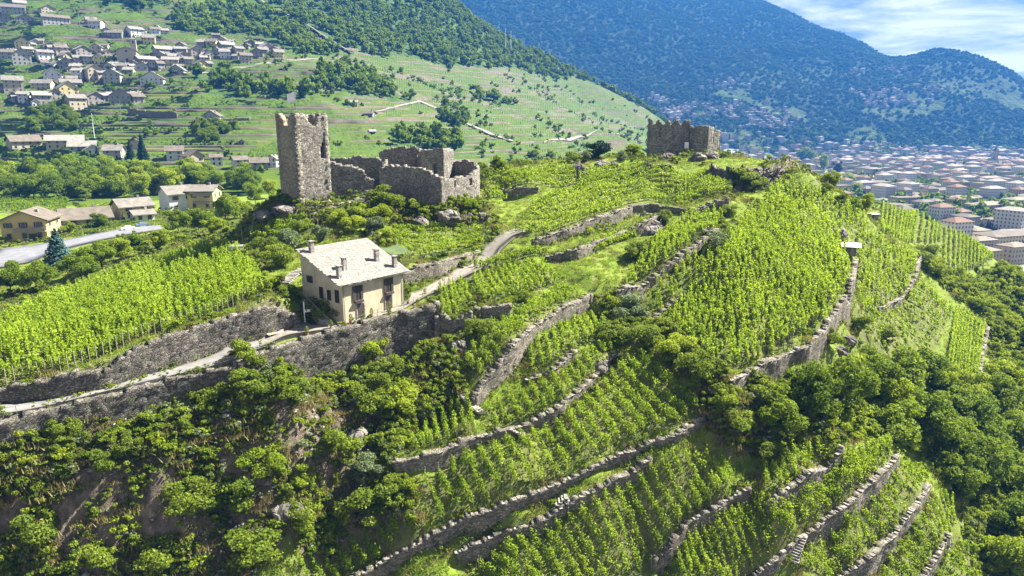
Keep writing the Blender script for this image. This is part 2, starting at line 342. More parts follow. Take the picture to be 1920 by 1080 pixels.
CTRL_Z = [  # (px, py, z)
 # left path and house yard
 (0,772,-32.9),(120,754,-32.5),(233,721,-32),(340,694,-31.4),(437,668,-30.7),(520,632,-29.6),(565,616,-29.2),(610,614,-29),
 (700,588,-28.3),(790,550,-27.4),(840,525,-26.8),(880,500,-25.8),(920,468,-24),(890,508,-26),(960,488,-25.4),
 (560,520,-24.5),(600,480,-22.5),(760,480,-23),(680,440,-20.5),(620,440,-20.4),(560,440,-21),(500,470,-24),(480,440,-22),
 # left field
 (0,700,-29.6),(0,640,-30.4),(0,590,-31.2),(100,560,-31),(200,600,-28.6),(200,540,-29.6),(330,560,-27),(330,480,-27.2),(430,520,-25.4),(430,462,-24.6),(500,530,-24.6),(-120,640,-31),(-120,720,-30.5),
 # saddle with road and houses
 (30,490,-33),(100,470,-32.6),(40,455,-32.4),(230,440,-31.6),(290,430,-31.2),(150,420,-32.2),(250,405,-31.8),(350,392,-32),(200,372,-31),(0,385,-31.5),(420,400,-29),(-150,470,-33),(-150,400,-32),
 # castle knoll
 (470,425,-21),(500,395,-18.2),(530,384,-16.6),(560,388,-16.7),(600,380,-16.6),(650,380,-16.7),(720,368,-15.5),(760,372,-15.6),(820,388,-16.6),(860,376,-16),(870,400,-18.4),(800,412,-19.2),(740,425,-20),(900,395,-18.2),(720,335,-13.6),(800,335,-14),(870,345,-14.4),(640,415,-18.6),(850,430,-20.9),(800,450,-22),
 # upper field
 (905,350,-14),(930,400,-18.6),(960,425,-20.6),(1000,400,-18.9),(1060,360,-15.9),(1100,400,-19.1),(1100,325,-12.1),(1180,360,-16.2),(1200,330,-12.9),(1280,340,-14.1),(1300,370,-17.2),(1370,352,-15.1),(1370,330,-12.4),(1240,375,-18),(940,320,-10.6),(1000,305,-9.6),(1150,300,-9.3),(1060,310,-10.2),
 # keep hill and lawn
 (1215,298,-9.2),(1280,296,-9),(1345,290,-8.4),(1400,297,-9),(1440,306,-9.8),(1350,305,-9.8),(1500,318,-11.2),(1250,305,-10),
 # field below the lawn
 (1400,372,-17),(1450,355,-15.5),(1480,380,-18.4),(1400,400,-19.4),(1340,410,-20.2),(1300,440,-22.6),(1240,450,-23),(1200,480,-25),(1180,520,-27.6),(1100,515,-26.2),(1060,530,-27.6),(1000,530,-27.6),(950,545,-28.2),(880,540,-27.8),(850,560,-28.4),(1080,500,-25.8),
 (1300,500,-26.4),(1350,560,-29.6),(1260,590,-32.2),(1300,650,-34.4),(1340,690,-35.4),(1380,660,-34),(1440,620,-32),(1440,540,-28.4),(1440,460,-23.6),(1520,560,-30),(1520,480,-25.6),(1520,400,-20),(1560,440,-24),(1580,500,-27.6),(1540,590,-32),
 (1560,355,-16.6),(1600,380,-20),(1625,400,-23.5),(1600,430,-24.6),(1640,450,-28),
 # right lower fields
 (1640,500,-33),(1640,540,-36),(1690,520,-36.6),(1620,580,-38.4),(1700,480,-34),(1620,640,-43),(1700,600,-45),(1700,680,-50),(1760,560,-46),(1780,620,-50.5),(1800,700,-56),(1840,640,-55),(1600,680,-45.5),(1560,700,-40.5),(1500,700,-38.6),
 (1640,750,-50),(1750,760,-56),(1900,700,-62),(1900,600,-62),(1900,800,-66),(1700,800,-53),(1650,820,-52),
 # rows on the far spurs
 (1650,385,-27.5),(1700,400,-31),(1760,430,-36),(1740,465,-39),(1680,440,-34),(1800,440,-39.5),(1860,485,-49),(1800,500,-46.5),(1780,470,-42),(1900,520,-57),
 # centre terraces
 (850,620,-32.5),(900,640,-33),(880,700,-36.4),(900,620,-31.6),(940,610,-31.2),(1000,570,-29.4),(1060,545,-28.8),
 (1050,640,-33.6),(1020,680,-35.6),(990,700,-37),(1100,620,-33),(1140,600,-33),(960,740,-39.4),(1000,760,-40),(1080,690,-36.8),(930,790,-42),(1180,620,-33.6),(1200,580,-32),
 (860,790,-41.8),(820,820,-43),(780,840,-44.2),
 (1200,690,-36.6),(1150,740,-39.4),(1050,800,-42.4),(900,870,-45.4),(820,920,-47.8),(800,970,-50),(900,940,-48.4),(1000,890,-45.8),(1100,850,-44.2),(1200,790,-41.6),(1290,740,-38.8),(1240,670,-35.8),(1310,720,-37.6),
 (700,1040,-54),(620,1070,-55.4),(900,1010,-53),(1020,950,-50),(1150,890,-46.6),
 (1000,1040,-54.6),(900,1075,-57),(1100,1040,-54.4),(1100,960,-50),(1200,940,-49.4),(1200,1040,-55),(1290,900,-47.4),(1350,880,-46.8),(1290,860,-45.2),(1380,860,-46.4),
 (1300,1050,-56),(1380,1000,-53),(1440,1000,-53.4),(1330,1010,-54),(1480,960,-51.6),(1600,890,-49.8),(1650,850,-49.2),(1520,860,-47.4),(1460,880,-47.6),(1420,840,-45),(1400,780,-42),(1460,740,-41),(1560,780,-46.4),
 (1540,1050,-59),(1620,980,-57),(1700,900,-55),(1640,1070,-63),(1700,1020,-61.4),(1750,960,-60),(1800,1000,-65),(1800,1080,-69),(1850,940,-65),(1800,880,-62),(1900,1060,-73),(1900,900,-69),
 # shaded cliff in the left foreground
 (0,900,-40),(0,1000,-45),(0,1080,-49),(150,900,-40.4),(300,900,-41),(300,840,-38.5),(300,1000,-47),(300,1080,-51.4),(150,1080,-50),(420,800,-37.2),(500,780,-36.6),(540,800,-38),(400,860,-40.5),(540,860,-42),(560,960,-47.4),(560,1050,-52),(450,960,-46.4),
 (600,760,-38),(640,850,-43),(700,740,-38),(760,720,-38),(820,740,-39.2),(700,820,-43.4),(760,800,-42.2),(640,950,-48.4),(720,960,-49.4),(-150,900,-41),(-150,1080,-49.5),(-120,780,-33.5),
]
CTRL_Y = [  # (px, py, forward distance) for the land farther off
 (0,300,400),(150,285,415),(300,300,405),(420,310,395),(500,320,380),(-200,290,420),
 (0,262,440),(150,255,455),(300,262,450),(450,265,450),(600,275,455),(700,285,460),(800,288,490),(900,290,520),(1000,290,560),(1100,290,640),
 (0,200,530),(150,205,520),(300,200,535),(450,200,545),(600,215,540),(700,235,540),(800,250,560),(900,255,600),(1000,255,680),(1100,262,760),(1180,270,820),
 (0,110,640),(150,120,630),(250,150,600),(350,130,640),(450,130,650),(550,120,680),(650,150,660),(750,180,680),(850,200,740),(950,210,820),(1050,220,920),(1150,240,1000),(1210,258,1020),
 (0,40,760),(150,50,760),(300,50,800),(450,40,860),(600,60,860),(700,100,860),(800,125,900),(900,140,980),(1000,160,1100),(1100,195,1180),(1180,225,1180),(1225,240,1180),
 (0,-120,1050),(200,-100,1050),(400,-60,1080),(600,-20,1080),(700,0,1120),(780,20,1150),(840,2,1330),(900,50,1300),(960,85,1290),(1010,105,1300),(1060,130,1300),(1110,155,1310),(1160,178,1320),(1210,205,1320),(1250,232,1320),
 (-300,0,850),(-300,150,600),(0,-400,1500),(400,-300,1500),(700,-150,1500),
]
CTRL_W = [  # hidden or out-of-frame land, world metres
 (0,30,-78),(60,30,-92),(-60,30,-66),(0,-60,-120),(120,10,-105),(-120,0,-84),(150,60,-90),(110,45,-92),
 (0,260,-24),(60,260,-22),(100,260,-28),(-40,230,-26),(-60,200,-28),(-80,260,-31),(140,250,-42),(0,340,-30),(100,340,-40),(180,320,-70),(-60,330,-30),
 (200,400,-88),(120,480,-60),(60,420,-32),(250,320,-88),(200,180,-88),(220,120,-92),(160,110,-78),(300,400,-91),(300,250,-93),(350,500,-91),(500,500,-93),(260,600,-90),(450,800,-91),(250,900,-80),(330,1200,-85),(160,600,-58),(160,800,-60),(300,100,-96),(500,300,-96),(700,600,-95),
 (150,1500,-40),(320,1600,-82),(0,1750,80),(-200,1800,150),(-500,1900,240),(150,1900,-60),(-900,2000,380),(-1200,1500,420),(-1200,900,330),(-700,600,160),(-500,300,20),(-900,300,120),(-300,150,-34),(-300,60,-40),(-500,0,-40),(-200,-60,-80),(-1200,0,100),
 (700,1000,-92),(1000,1000,-94),(600,1500,-88),(1000,1500,-90),(800,2000,-80),(1300,2000,-82),(500,2000,-72),(350,2000,-60),(1700,1200,-95),(1500,500,-98),(900,0,-100),(400,-50,-104),(1700,2000,-85),(2500,1500,-90),(2500,200,-100),
]
MTN_Y = [  # far foothills and mountains (px, py, forward distance)
 (1230,235,2150),(1300,245,2150),(1400,255,2120),(1500,268,2120),(1600,275,2140),(1700,280,2150),(1800,280,2200),(1920,276,2250),(2100,275,2300),
 (1230,200,2380),(1350,190,2480),(1450,200,2480),(1550,215,2420),(1650,235,2320),(1750,225,2420),(1850,230,2400),(1920,225,2450),(2100,230,2500),
 (1100,150,2600),(1200,130,2800),(1300,120,2900),(1400,130,2900),(1500,150,2850),(1600,160,2750),(1680,160,2650),(1750,160,2700),(1850,180,2650),(1920,190,2650),
 (1000,60,2900),(1100,0,3400),(1200,30,3300),(1300,40,3400),(1390,0,3900),(1470,18,3800),(1500,38,3700),(1540,57,3650),(1580,62,3600),(1620,86,3500),(1655,110,3420),(1690,124,3350),(1640,120,3000),
 (1702,118,3120),(1745,99,3100),(1790,102,3060),(1840,112,3040),(1880,132,3020),(1920,157,3000),(1980,195,2950),(2050,240,2900),
 (900,-20,3300),(840,-30,3500),(700,-20,3600),(1000,-20,3900),(1250,-20,4000),(1390,-10,4400),
 (1800,130,2850),(1760,130,2850),
]
MTN_W = [(2600,3200,0),(2600,4500,-50),(1500,4600,450),(1000,4800,500),(2150,4200,200),(2300,3700,120),(0,4500,640),(-1500,4000,640),(-1500,2600,520),(-600,2600,330),(0,2300,140),(250,2300,20),(500,5200,600),(1700,5300,100),(3200,2500,-40),(-2500,2000,560)]

def _nl(p):                        # log-polar coordinates keep near and far detail in balance
    p = np.asarray(p, float); x, y = p[..., 0], p[..., 1] + 140.0
    r = np.hypot(x, y); return np.stack([np.arctan2(x, y) * 1.15, np.log(r)], -1)
P0 = [pt_z(*c) for c in CTRL_Z] + [pt_y(*c) for c in CTRL_Y + MTN_Y] + [np.array(c, float) for c in CTRL_W + MTN_W]
for _n, (b, h) in WPOLY.items():
    for i in range(len(b)):
        j0, j1 = max(i - 1, 0), min(i + 1, len(b) - 1); t = b[j1, :2] - b[j0, :2]; t /= np.linalg.norm(t); nx, ny = -t[1], t[0]
        P0.append(np.array([b[i, 0] - nx * 0.5, b[i, 1] - ny * 0.5, b[i, 2]]))
        P0.append(np.array([b[i, 0] + nx * 1.2, b[i, 1] + ny * 1.2, b[i, 2] + h[i]]))
P0 = np.array(P0)
UV0 = _nl(P0); RZ = P0[:, 2] - step_field(P0[:, 0].copy(), P0[:, 1].copy())
def _phi(a, b):
    d2 = (a[:, None, 0] - b[None, :, 0]) ** 2 + (a[:, None, 1] - b[None, :, 1]) ** 2
    return np.sqrt(d2 + 0.012 ** 2)
def _solve():
    n = len(UV0); K = _phi(UV0, UV0) - np.eye(n) * 0.002; Q = np.column_stack([np.ones(n), UV0])
    A = np.zeros((n + 3, n + 3)); A[:n, :n] = K; A[:n, n:] = Q; A[n:, :n] = Q.T
    return np.linalg.solve(A, np.concatenate([RZ, np.zeros(3)]))
RBF = _solve()
def H_smooth(x, y):
    sh = x.shape; p = np.stack([x.ravel(), y.ravel()], -1); uv = _nl(p); out = np.empty(len(p)); n = len(UV0)
    for i in range(0, len(p), 20000):
        u = uv[i:i + 20000]; out[i:i + 20000] = _phi(u, UV0) @ RBF[:n] + RBF[n] + u @ RBF[n + 1:]
    return out.reshape(sh)
def relief(x, y):
    r = np.hypot(x, y)
    far = np.clip((r - 1900) / 600, 0, 1); mid = np.clip((r - 420) / 200, 0, 1) * (1 - far)
    town = np.clip((-60 - H_cache) / 20, 0, 1) if H_cache is not None else 0
    z = far * ((fbm(x / 260, y / 260, 5, 5) - 0.5) * 70) * np.clip((r - 2200) / 900, 0, 1)
    z = z + far * (fbm(x / 40, y / 40, 8, 2) - 0.5) * 14 * (1 - town)
    z = z + mid * (1 - town) * ((fbm(x / 70, y / 70, 3, 4) - 0.5) * 9)
    z = z + (1 - np.clip((r - 200) / 200, 0, 1)) * (fbm(x / 3.1, y / 3.1, 1, 3) - 0.5) * 0.45
    return z
H_cache = None
def H(x, y):
    global H_cache
    x = np.asarray(x, float); y = np.asarray(y, float); one = x.ndim == 0
    x = np.atleast_1d(x); y = np.atleast_1d(y)
    z = H_smooth(x, y); H_cache = z; z = z + relief(x, y); z = z + step_field(x.copy(), y.copy())
    return float(z[0]) if one else z

# ---- one polar sheet around the viewpoint: fine where the vineyards are, coarser with distance
TH0, TH1, NTH = math.radians(-50), math.radians(52), 560
_rs = [34.0]
while _rs[-1] < 4450:
    r = _rs[-1]; k = 0.0085 if r < 62 else 0.0043 if r < 140 else 0.0052 if r < 300 else 0.0088 if r < 1500 else 0.0075
    _rs.append(r * (1 + k))
RS = np.array(_rs); TH = np.linspace(TH0, TH1, NTH)
GX = RS[:, None] * np.sin(TH)[None, :]; GY = RS[:, None] * np.cos(TH)[None, :]
GZ = H(GX.ravel(), GY.ravel()).reshape(GX.shape)
def level(n, zt, s0, s1, s2):
    """level ground behind a retaining wall for a path: zt is the height at each wall vertex"""
    global GZ
    b = WPOLY[n][0]; m = (GX > b[:, 0].min() - 8) & (GX < b[:, 0].max() + 8) & (GY > b[:, 1].min() - 8) & (GY < b[:, 1].max() + 8)
    X, Y = GX[m], GY[m]; best = np.full(X.shape, 1e9); S = np.zeros_like(X); Z = np.zeros_like(X)
    for i in range(len(b) - 1):
        dx, dy = b[i + 1, :2] - b[i, :2]; L = math.hypot(dx, dy); s = ((X - b[i, 0]) * dx + (Y - b[i, 1]) * dy) / L; c = np.clip(s, 0, L)
        d = np.hypot(X - b[i, 0] - c * dx / L, Y - b[i, 1] - c * dy / L); side = (-(X - b[i, 0]) * dy + (Y - b[i, 1]) * dx) / L
        over = np.maximum(-s, s - L) if (i == 0 or i == len(b) - 2) else np.zeros_like(s); end = ((s < 0) & (i == 0)) | ((s > L) & (i == len(b) - 2))
        k = d < best; best = np.where(k, d, best); S = np.where(k, np.where(end & (over > 0.6), -1, np.where(side > 0, d, -1)), S); Z = np.where(k, zt[i] + (zt[i + 1] - zt[i]) * c / L, Z)
    w = np.where(S < s0, 0, np.clip((s2 - S) / (s2 - s1), 0, 1)); g = GZ[m]; GZ[m] = g * (1 - w) + Z * w
level('house_front', [-30.1, -29.5, -28.85, -28.45, -27.7], 0.72, 3.4, 6.0)
level('path_left', [-33.5, -33.0, -32.65, -32.15, -31.6, -30.8, -30.1], 0.72, 2.5, 3.6)
LR = np.log(RS)
def ground(x, y):                  # height of the built sheet (bilinear), so that things stand on what is rendered
    x = np.asarray(x, float); y = np.asarray(y, float)
    r = np.hypot(x, y); th = np.arctan2(x, y)
    i = np.clip(np.searchsorted(RS, r) - 1, 0, len(RS) - 2); j = np.clip(((th - TH0) / (TH1 - TH0) * (NTH - 1)).astype(int), 0, NTH - 2)
    u = np.clip((r - RS[i]) / (RS[i + 1] - RS[i]), 0, 1); v = np.clip((th - TH[j]) / (TH[1] - TH[0]), 0, 1)
    return (GZ[i, j] * (1 - v) + GZ[i, j + 1] * v) * (1 - u) + (GZ[i + 1, j] * (1 - v) + GZ[i + 1, j + 1] * v) * u
def hit(px, py, rmin=36.0, rmax=5500.0):
    """where the sight line through a picture point meets the land (first crossing)"""
    d = pt_y(px, py, 1.0); hr = math.hypot(d[0], d[1]); rr = RS[(RS >= rmin) & (RS <= rmax)]
    t = rr / hr; z = ground(d[0] * t, d[1] * t) - d[2] * t
    k = np.nonzero((z[:-1] <= 0) & (z[1:] > 0))[0]
    if len(k) == 0:
        q = t[-1] if z[-1] < 0 else t[0]; return np.array([d[0] * q, d[1] * q, float(ground(d[0] * q, d[1] * q))])
    k = k[0]; f = -z[k] / (z[k + 1] - z[k]); q = t[k] + (t[k + 1] - t[k]) * f
    return np.array([d[0] * q, d[1] * q, float(ground(d[0] * q, d[1] * q))])
def inpoly(x, y, poly):
    poly = np.asarray(poly)[:, :2]; c = np.zeros(np.shape(x), bool); n = len(poly)
    for i in range(n):
        x0, y0 = poly[i]; x1, y1 = poly[(i + 1) % n]
        k = (y0 > y) != (y1 > y); c ^= k & (x < (x1 - x0) * (y - y0) / ((y1 - y0) if y1 != y0 else 1e-9) + x0)
    return c
# vineyards: (where, upper edge, lower edge, rows, rows run lengthwise)
VINES = [
 ('on the large foreground terrace', [(785,908),(860,866),(925,840),(985,824),(1062,790),(1110,752),(1162,692),(1205,672)], [(818,984),(890,956),(987,916),(1050,896),(1135,854),(1180,833),(1225,816),(1270,801),(1315,766)], 20, 0),
 ('on the bottom terrace below the broken wall', [(885,1066),(950,1032),(1010,1008),(1078,972),(1150,926),(1228,880),(1290,858),(1358,878)], [(960,1125),(1075,1110),(1170,1088),(1226,1066),(1250,1026),(1282,982),(1335,948),(1395,910)], 21, 0),
 ('above the left end of the longest wall', [(545,1062),(640,1020),(720,992),(768,985)], [(570,1110),(668,1075),(748,1030),(800,1000)], 9, 0),
 ('above the left end of the stair wall', [(1262,1062),(1300,1012),(1345,982),(1415,944),(1440,966),(1462,985)], [(1285,1125),(1370,1105),(1412,1082),(1450,1048),(1478,1025),(1495,1008)], 15, 0),
 ('between the pale-cornered wall and the stair wall', [(1452,970),(1480,950),(1520,918),(1585,864),(1620,855),(1660,852)], [(1502,1000),(1535,974),(1575,947),(1622,905),(1660,872),(1684,852)], 14, 0),
 ('above the pale-cornered wall', [(1420,872),(1460,845),(1500,836),(1535,838)], [(1428,928),(1458,926),(1495,895),(1545,856)], 8, 0),
 ('below the stair wall', [(1490,1068),(1525,1035),(1580,994),(1648,935),(1698,880),(1728,885)], [(1550,1095),(1600,1058),(1640,1028),(1688,984),(1712,945),(1742,906)], 16, 0),
 ('above the lowest wall fragment by the wood', [(1640,1085),(1690,1032),(1720,992),(1752,935),(1778,935),(1795,955)], [(1695,1112),(1728,1082),(1745,1058),(1760,1034),(1775,1008),(1790,985)], 12, 0),
 ('under the lowest wall fragment by the wood', [(1760,1090),(1785,1050),(1800,1020)], [(1800,1125),(1822,1070),(1835,1030)], 6, 0),
 ('under the tall curved wall', [(986,668),(1012,642),(1058,617),(1102,600),(1138,608)], [(992,708),(1036,688),(1080,654),(1120,640),(1150,640)], 11, 0),
 ('just above the stepped wall', [(905,775),(950,748),(995,730),(1045,710),(1090,676),(1142,648)], [(922,806),(978,794),(1010,780),(1058,750),(1100,715),(1150,662)], 14, 0),
 ('left of the stone steps', [(758,818),(800,792),(850,764),(886,750)], [(772,848),(820,838),(870,815),(895,806)], 8, 0),
 ('above the tall curved wall', [(868,690),(890,655),(925,618),(968,600),(1012,568),(1055,542)], [(900,728),(915,700),(940,672),(970,632),(1036,583),(1092,550)], 17, 0),
 ('beside the mown grass in the middle', [(882,528),(930,512),(980,502),(1020,502)], [(908,570),(960,562),(1005,545),(1048,528)], 12, 0),
 ('at the right corner of the house terrace', [(822,550),(868,536)], [(830,586),(884,568)], 6, 0),
 ('along the drive in the middle', [(888,500),(950,484),(1022,472)], [(892,512),(955,494),(1026,481)], 2, 1),
 ('in the field behind the yellow house', [(735,432),(800,426),(850,424),(908,432)], [(745,480),(800,484),(850,472),(902,456)], 6, 1),
 ('in the upper field', [(1000,388),(1080,352),(1150,328),(1230,317),(1330,322),(1366,330)], [(965,442),(1010,448),(1070,427),(1140,399),(1240,379),(1372,364)], 9, 1),
 ('in the field right of the castle ruin', [(905,336),(960,326),(1040,316),(1078,318)], [(918,376),(960,362),(1020,351),(1082,346)], 6, 1),
 ('in the narrow field by the crenellated castle', [(1085,330),(1140,316),(1205,308)], [(1085,350),(1140,341),(1212,325)], 5, 1),
 ('on the vine fence by the track', [(1112,458),(1160,440),(1205,423)], [(1112,474),(1165,455),(1206,438)], 3, 1),
 ('above the footpath left of the big vineyard', [(1240,446),(1278,415),(1330,403),(1356,406)], [(1162,540),(1236,503),(1277,470),(1342,427)], 14, 0),
 ('in the big right vineyard', [(1252,598),(1300,535),(1350,485),(1400,405),(1470,380),(1540,396),(1592,446)], [(1258,618),(1298,660),(1345,690),(1395,690),(1470,652),(1540,600),(1582,546)], 48, 0),
 ('above the grass strip by the footpath', [(1200,545),(1262,503),(1332,458)], [(1242,588),(1288,536),(1350,482)], 9, 0),
 ('right of the white-roofed shed', [(1605,436),(1640,446),(1680,474),(1716,486)], [(1612,592),(1642,576),(1690,554),(1716,508)], 16, 0),
 ('above the white-roofed shed', [(1530,368),(1590,384),(1625,408)], [(1548,402),(1590,432),(1622,434)], 9, 0),
 ('below the vineyard of the white-roofed shed', [(1612,602),(1652,594),(1700,574),(1728,534)], [(1640,690),(1700,682),(1760,648),(1786,580)], 15, 0),
 ('in the small striped vineyard far right', [(1790,585),(1815,592),(1848,614)], [(1772,700),(1800,712),(1833,720)], 10, 0),
 ('below the castle lawn', [(1450,352),(1500,347),(1542,360)], [(1420,402),(1480,402),(1532,388)], 11, 0),
 ('in the striped vineyard over the town', [(1637,380),(1691,387),(1722,397),(1756,424)], [(1652,440),(1708,455),(1742,460),(1764,452)], 16, 0),
 ('in the lower striped vineyard over the town', [(1766,431),(1795,432),(1827,441),(1845,452)], [(1766,492),(1798,508),(1835,502),(1862,488)], 14, 0),
 ('in the large left vineyard', [(-60,622),(40,588),(120,552),(220,515),(330,480),(400,462),(450,470)], [(-60,730),(40,714),(120,696),(200,668),(295,626),(400,594),(505,553)], 46, 0),
 ('on the slope left of the castle ruin', [(475,432),(530,412),(572,408)], [(470,455),(540,446),(600,432)], 4, 1),
 ('in the field behind the ochre house', [(-30,374),(60,372),(130,374)], [(-30,398),(50,402),(125,398)], 8, 1),
 ('in the plot beside the grey apartment house', [(150,388),(220,382),(290,384)], [(160,398),(220,396),(292,394)], 4, 1),
]
# ================================================================== GROUND SHEETS
def wp(pts, rmin=36.0, rmax=5500.0): return np.array([hit(a, b, rmin, rmax) for a, b in pts])
r_all = RS[:, None] * np.ones((1, NTH)); SL = np.hypot(np.gradient(GZ, axis=0) / np.gradient(RS)[:, None], np.gradient(GZ, axis=1) / (r_all * (TH[1] - TH[0])))
def softmask(poly, feather, only=None):
    """1 inside a world polygon with a ragged border"""
    jx = (fbm(GX / feather / 2, GY / feather / 2, 31, 3) - 0.5) * feather * 2; jy = (fbm(GX / feather / 2, GY / feather / 2, 47, 3) - 0.5) * feather * 2
    return inpoly(GX + jx, GY + jy, poly).astype(float)
# near hill: scrub (earth, dead grass, rubble) and bare rock
SCRUB = [
 wp([(-100,800),(0,790),(200,755),(480,722),(600,720),(700,700),(815,665),(860,690),(880,735),(860,770),(800,790),(745,860),(780,905),(790,975),(690,1030),(560,1050),(520,1090),(300,1140),(-100,1140)]),
 wp([(1130,590),(1180,560),(1210,600),(1270,640),(1330,700),(1370,730),(1500,700),(1560,760),(1580,830),(1440,840),(1380,870),(1320,800),(1300,730),(1230,660),(1160,650)]),
 wp([(455,425),(520,378),(620,392),(700,392),(760,395),(820,392),(900,380),(930,398),(880,420),(740,425),(640,418),(560,415),(480,440)]),
]
scrub = np.zeros_like(GZ)
for p in SCRUB: scrub = np.maximum(scrub, softmask(p, 2.0))
scrub *= (r_all < 330)
vyd = np.zeros_like(GZ)
for _v in VINES:
    _A, _B = wp(_v[1]), wp(_v[2]); _pl = np.vstack([_A, _B[::-1]]); vyd = np.maximum(vyd, softmask(_pl, 0.8))
vyd *= (r_all < 330); scrub *= (1 - vyd)
rock = np.clip((SL - 1.0) / 0.5, 0, 1) * (r_all < 330) * np.clip(scrub + 0.25, 0, 1)
for _n in ('lawn_cliff', 'house_front', 'path_left', 'field_left'):
    b, h = WPOLY[_n]
    for i in range(len(b) - 1):
        q = b[i:i + 2, :2]; d = np.hypot(GX - q[:, 0].mean(), GY - q[:, 1].mean()); L_ = np.linalg.norm(q[1] - q[0])
        rock = np.maximum(rock, np.clip(1.2 - d / (L_ * 0.5 + 1.5), 0, 1) * (SL > 0.8))
# far land: woods, town
def ylist(l): return np.array([pt_y(*a) for a in l])
WOOD_HILL = np.vstack([wp([(470,-30),(520,20),(590,60),(640,88),(720,108),(840,124),(960,130),(1060,146)], 330), ylist([(1130,176,1290),(1200,212,1290),(1260,240,1320),(1260,240,1600),(1110,155,1700),(960,85,1700),(840,2,1750),(700,-100,1900),(400,-100,1600),(420,-60,1080)])])
WOOD_PATCH = [wp(l, 330) for l in (
 [(330,20),(480,10),(560,60),(630,100),(560,105),(470,60),(380,70),(330,60)],
 [(0,-20),(330,-20),(300,20),(200,15),(120,0)],
 [(350,150),(420,135),(480,160),(470,190),(400,180)],
 [(480,165),(560,170),(600,140),(620,165),(560,195)],
 [(590,150),(650,120),(700,140),(690,180),(640,170)],
 [(640,115),(700,150),(770,190),(740,195),(670,160)],
 [(740,248),(800,250),(870,270),(860,285),(750,275)],
 [(880,170),(960,190),(960,200),(880,185)],
 [(830,210),(880,235),(870,245),(820,220)],
)]
wood = softmask(WOOD_HILL, 25.0)
for p in WOOD_PATCH: wood = np.maximum(wood, softmask(p, 12.0))
far = (r_all > 2100).astype(float)
meadow = np.clip((fbm(GX / 160, GY / 160, 21, 4) - 0.555) / 0.06, 0, 1) * np.clip((320 - GZ) / 250, 0, 1)
wood = np.maximum(wood * (r_all > 330), far * (1 - meadow * 0.9))
TOWNZ = (GZ < -55) & (r_all > 330) & (r_all < 2300) & (GX > 150)
town = TOWNZ.astype(float) * np.clip((fbm(GX / 90, GY / 90, 12, 3) - 0.34) / 0.1, 0, 1)

# broken rock and earth on the scrubby banks
def _ridge(x, y, s): return 1 - np.abs(2 * fbm(x, y, s, 4) - 1)
_away = np.ones_like(GZ)
for _n, (b, h) in WPOLY.items():
    for i in range(len(b) - 1):
        for t in np.linspace(0, 1, 8):
            q = b[i, :2] * (1 - t) + b[i + 1, :2] * t; _away = np.minimum(_away, np.clip((np.hypot(GX - q[0], GY - q[1]) - 1.5) / 2.5, 0, 1))
GZ += np.where(r_all < 330, scrub * _away * ((_ridge(GX / 5.0, GY / 5.0, 91) - 0.6) * 2.4 + (_ridge(GX / 1.7, GY / 1.7, 95) - 0.6) * 0.9), 0)
def M_hill():
    m, N, L, out = mat('hill_ground'); ps = pos(N)
    g = mixc(N, L, ramp(N, L, noise(N, L, ps, 0.22, 5), 0.3, 0.7), (0.07, 0.125, 0.012), (0.18, 0.235, 0.022))
    g = mixc(N, L, ramp(N, L, noise(N, L, ps, 1.8, 4), 0.42, 0.66), g, (0.14, 0.19, 0.03))
    g = mixc(N, L, math_(N, L, 'MULTIPLY', ramp(N, L, noise(N, L, ps, 0.8, 5, 0.65), 0.56, 0.66), 0.7), g, (0.22, 0.17, 0.09))
    s = mixc(N, L, ramp(N, L, noise(N, L, ps, 0.5, 5, 0.65), 0.35, 0.65), (0.05, 0.04, 0.026), (0.15, 0.12, 0.07))
    s = mixc(N, L, ramp(N, L, noise(N, L, ps, 0.35, 4), 0.5, 0.62), s, (0.06, 0.085, 0.02))
    vs_ = mixc(N, L, ramp(N, L, noise(N, L, ps, 0.9, 5, 0.65), 0.38, 0.62), (0.06, 0.095, 0.014), (0.16, 0.15, 0.06))
    g = mixc(N, L, math_(N, L, 'MULTIPLY', attr(N, 'vineyard'), 0.8), g, vs_)
    c = mixc(N, L, attr(N, 'scrub'), g, s)
    v = N('ShaderNodeTexVoronoi'); v.inputs['Scale'].default_value = 0.8; mp = N('ShaderNodeMapping'); mp.inputs['Scale'].default_value = (1, 1, 0.5); mp.inputs['Rotation'].default_value = (0.4, 0.3, 0); L(ps, mp.inputs[0]); L(mp.outputs[0], v.inputs['Vector'])
    s = mixc(N, L, ramp(N, L, noise(N, L, ps, 4.0, 4, 0.7), 0.45, 0.6), s, (0.035, 0.028, 0.018))
    c = mixc(N, L, attr(N, 'scrub'), g, s)
    rk = mixc(N, L, ramp(N, L, noise(N, L, mp.outputs[0], 1.3, 6, 0.7), 0.3, 0.7), (0.06, 0.047, 0.032), (0.20, 0.165, 0.12))
    c = mixc(N, L, attr(N, 'rock'), c, rk)
    h = math_(N, L, 'ADD', noise(N, L, ps, 2.5, 5, 0.7), math_(N, L, 'MULTIPLY', v.outputs['Distance'], attr(N, 'rock')))
    p = princ(N, L, c, 0.95, bump(N, L, h, 0.8, 0.25), 0.1); L(p.outputs[0], out.inputs[0]); return m
